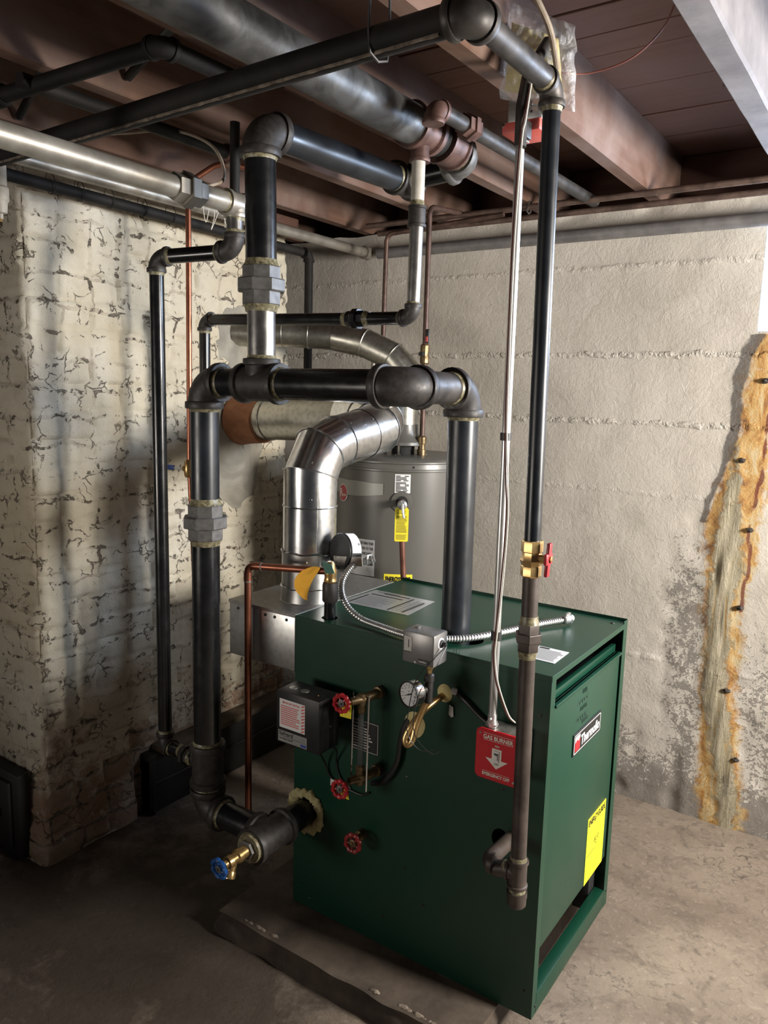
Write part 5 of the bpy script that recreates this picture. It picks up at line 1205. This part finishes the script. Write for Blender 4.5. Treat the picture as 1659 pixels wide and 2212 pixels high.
mb.grid(rings, False); mb.build('orange_tag', rv, 'curled orange printed tag', ang=60)
mb = MB('green_tag'); mb.poly([(VX-.010,VY-.024,1.052),(VX+.020,VY-.022,1.048),(VX+.034,VY-.026,1.026),(VX+.006,VY-.030,1.022)], (0,.001,0)); mb.build('green_tag', rv, 'small green tag')
ct = thing('copper_discharge_pipe', 'copper tube dropping from the relief valve past the draft hood toward the floor', 'pipe', (-1.505, 1.50, .24))
EX, EY = -1.475, 1.513
o2 = V((VX, VY, 1.022)); e3 = V((EX, EY, 1.016)); dd = (e3-o2).normalized()
path = [o2, e3-dd*.02] + arc(e3, dd, dn, .018, 6)[1:] + [V((EX+.002, EY, .245))]
MB('copper').sweep(path, .0098, 18).build('tube', ct)
mb = MB('copper'); mb.lathe(e3+V((0,0,-.020)), dn, [(0,.0112),(.022,.0112)], 18); mb.lathe(e3-dd*.018, -dd, [(0,.0112),(.022,.0112)], 18); mb.mat('conduit_zinc'); mb.lathe(e3+V((0,0,-.042)), dn, [(0,.0114),(.004,.0105)], 18); mb.lathe(e3-dd*.040, -dd, [(0,.0114),(.003,.0105)], 18); mb.build('solder_joint', ct, 'elbow with bright solder rings')

# ================================================================== OVERHEAD ODDS AND ENDS
ol = thing('old_gas_branch', 'dark dusty pipe high at upper left with elbow between the joists', 'pipe', (-1.6, 1.1, 2.14))
pipe(ol, (-2.2, 1.03, 2.128), (-1.29, 1.07, 2.136), .017, 'old_dark_pipe'); elbow(ol, (-1.27, 1.07, 2.138), px_, py_, .017, 'old_dark_pipe', dp=False); pipe(ol, (-1.27, 1.10, 2.138), (-1.27, 1.30, 2.140), .017, 'old_dark_pipe')
mb = MB('old_dark_pipe'); mb.lathe((-1.82, 1.046, 2.130), px_, [(0,.024),(.05,.024)], 14); mb.build('coupling', ol)
kt = thing('old_dark_pipe', 'dull dark pipe below the joists from the upper left toward the riser elbow', 'pipe', (-1.66, 1.3, 2.14))
pipe(kt, (-1.665, 1.02, 2.135), (-1.665, 1.62, 2.140), .0165, 'old_dark_pipe'); elbow(kt, (-1.665, 1.65, 2.140), py_, dn, .0165, 'rusty_fitting', dp=False)
for (a, b, lb_) in (((-1.60, 1.25, 2.20), (-1.245, 1.22, 2.335), 'black bracing rod crossing diagonally between joists, right of two'), ((-2.0, 1.22, 2.17), (-1.66, 1.16, 2.335), 'black bracing rod crossing diagonally between joists, left of two')):
    tag(MB('iron_door').sweep([a, b], .010, 10).build('bracing_rod'), lb_, 'rod')
st = MB('strap_iron'); P = [V((-1.150,1.13,2.225)), V((-1.155,1.16,2.27)), V((-1.13,1.20,2.285)), V((-1.06,1.235,2.24)), V((-.985,1.20,2.235)), V((-.90,1.16,2.29))]
pp = spline(P, 6); rings = [[p+V((0,-.012,.004)), p+V((0,.012,-.004))] for p in pp]; st.grid(rings, False)
st.grid([[p+V((0,-.012,.002)) , p+V((0,.012,-.006))] for p in pp], False)
tag(st.build('metal_strap', ang=60), 'bent iron pipe strap dangling above the overhead gas run', 'strap')
tag(MB('cable_grey').sweep(spline([(-2.2,1.30,2.18),(-2.0,1.34,2.155),(-1.8,1.40,2.15),(-1.66,1.44,2.145),(-1.585,1.50,2.11),(-1.545,1.50,2.03),(-1.535,1.43,1.99)], 8), .0042, 8).build('cloth_cable'), 'old pale cloth-covered cable sagging under the joists at upper left', 'cable')
tag(MB('cable_grey').sweep(spline([(-1.02,1.25,2.24),(-.93,1.22,2.235),(-.86,1.16,2.29),(-.84,1.12,2.335)], 8), .0042, 8).build('cloth_cable'), 'short pale cable rising beside the bent iron strap', 'cable')
mb = MB('wire_white'); rd = random.Random(4)
for k in range(5):
    x, y = -1.93+rd.random()*.01, 1.78+k*.03; mb.sweep(spline([(x,y,2.075),(x+.03*rd.random(),y-.02+.05*rd.random(),2.04-.02*rd.random()),(x+.02*(rd.random()-.5),y+.05*rd.random(),1.985+.03*rd.random()),(x,y+.05*(rd.random()-.3),2.05)], 6), .0011, 5)
tag(mb.build('string_tangle'), 'tangle of thin white string hanging from the slim silver pipe', 'string')
mb = MB('white_pipe'); mb.lathe((-1.985,1.15,1.905), up, [(0,.006),(.012,.006),(.014,.016),(.04,.018),(.046,.022),(.075,.022),(.08,.018),(.13,.018)], 18); mb.mat('brass'); mb.lathe((-1.985,1.15,1.898), up, [(0,.004),(.01,.005)], 8)
tag(mb.build('pipe_stub'), 'pale capped pipe stub hanging at the left edge under the silver pipe', 'pipe')

# ================================================================== LIGHT, WORLD, CAMERA
def area(name, loc, target, sx, sy, power, col, spread=180):
    l = bpy.data.lights.new(name, 'AREA'); l.shape = 'RECTANGLE'; l.size = sx; l.size_y = sy; l.energy = power; l.color = col; l.spread = math.radians(spread)
    o = bpy.data.objects.new(name, l); C.objects.link(o); o.location = loc
    o.rotation_euler = (V(target)-V(loc)).to_track_quat('-Z', 'Y').to_euler(); return o
area('key_light_right', (1.45, 1.98, 1.60), (-1.6, 1.75, 1.1), .48, .48, 118, (1.0, .945, .865))  # key light from out of view at right, its source not modelled
area('window_daylight_back', (-.01, 2.98, 1.93), (-.5, 1.5, 1.75), .84, .34, 40, (.66, .80, 1.0))
area('fill_light_left', (-2.3, -1.5, 1.0), (-1.1, 1.6, 1.45), 1.0, .6, 4.4, (1.0, .92, .82), 70)  # unseen fill light, added low at left; narrow spread keeps it off the floor
w = bpy.data.worlds.new('World'); S.world = w; w.use_nodes = True
w.node_tree.nodes['Background'].inputs[0].default_value = (.62, .66, .75, 1); w.node_tree.nodes['Background'].inputs[1].default_value = .03

cam = bpy.data.cameras.new('Camera'); co = bpy.data.objects.new('Camera', cam); C.objects.link(co)
cam.sensor_fit = 'HORIZONTAL'; cam.sensor_width = 36; cam.lens = 36*1680/1659; cam.clip_start = .02
yaw, pit, rol = -0.59718657, 0.15466907, 0.02672615
f = V((math.sin(yaw)*math.cos(pit), math.cos(yaw)*math.cos(pit), -math.sin(pit))); r = V((math.cos(yaw), -math.sin(yaw), 0)); u = r.cross(f)
c, s = math.cos(rol), math.sin(rol); r2 = r*c+u*s; u2 = u*c-r*s
co.matrix_world = Matrix(((r2.x, u2.x, -f.x, 0), (r2.y, u2.y, -f.y, 0), (r2.z, u2.z, -f.z, 1.49875), (0, 0, 0, 1)))
S.camera = co
S.view_settings.view_transform = 'Standard'; S.view_settings.look = 'None'; S.view_settings.gamma = 1; S.view_settings.use_curve_mapping = False
S.view_settings.exposure = 0.35
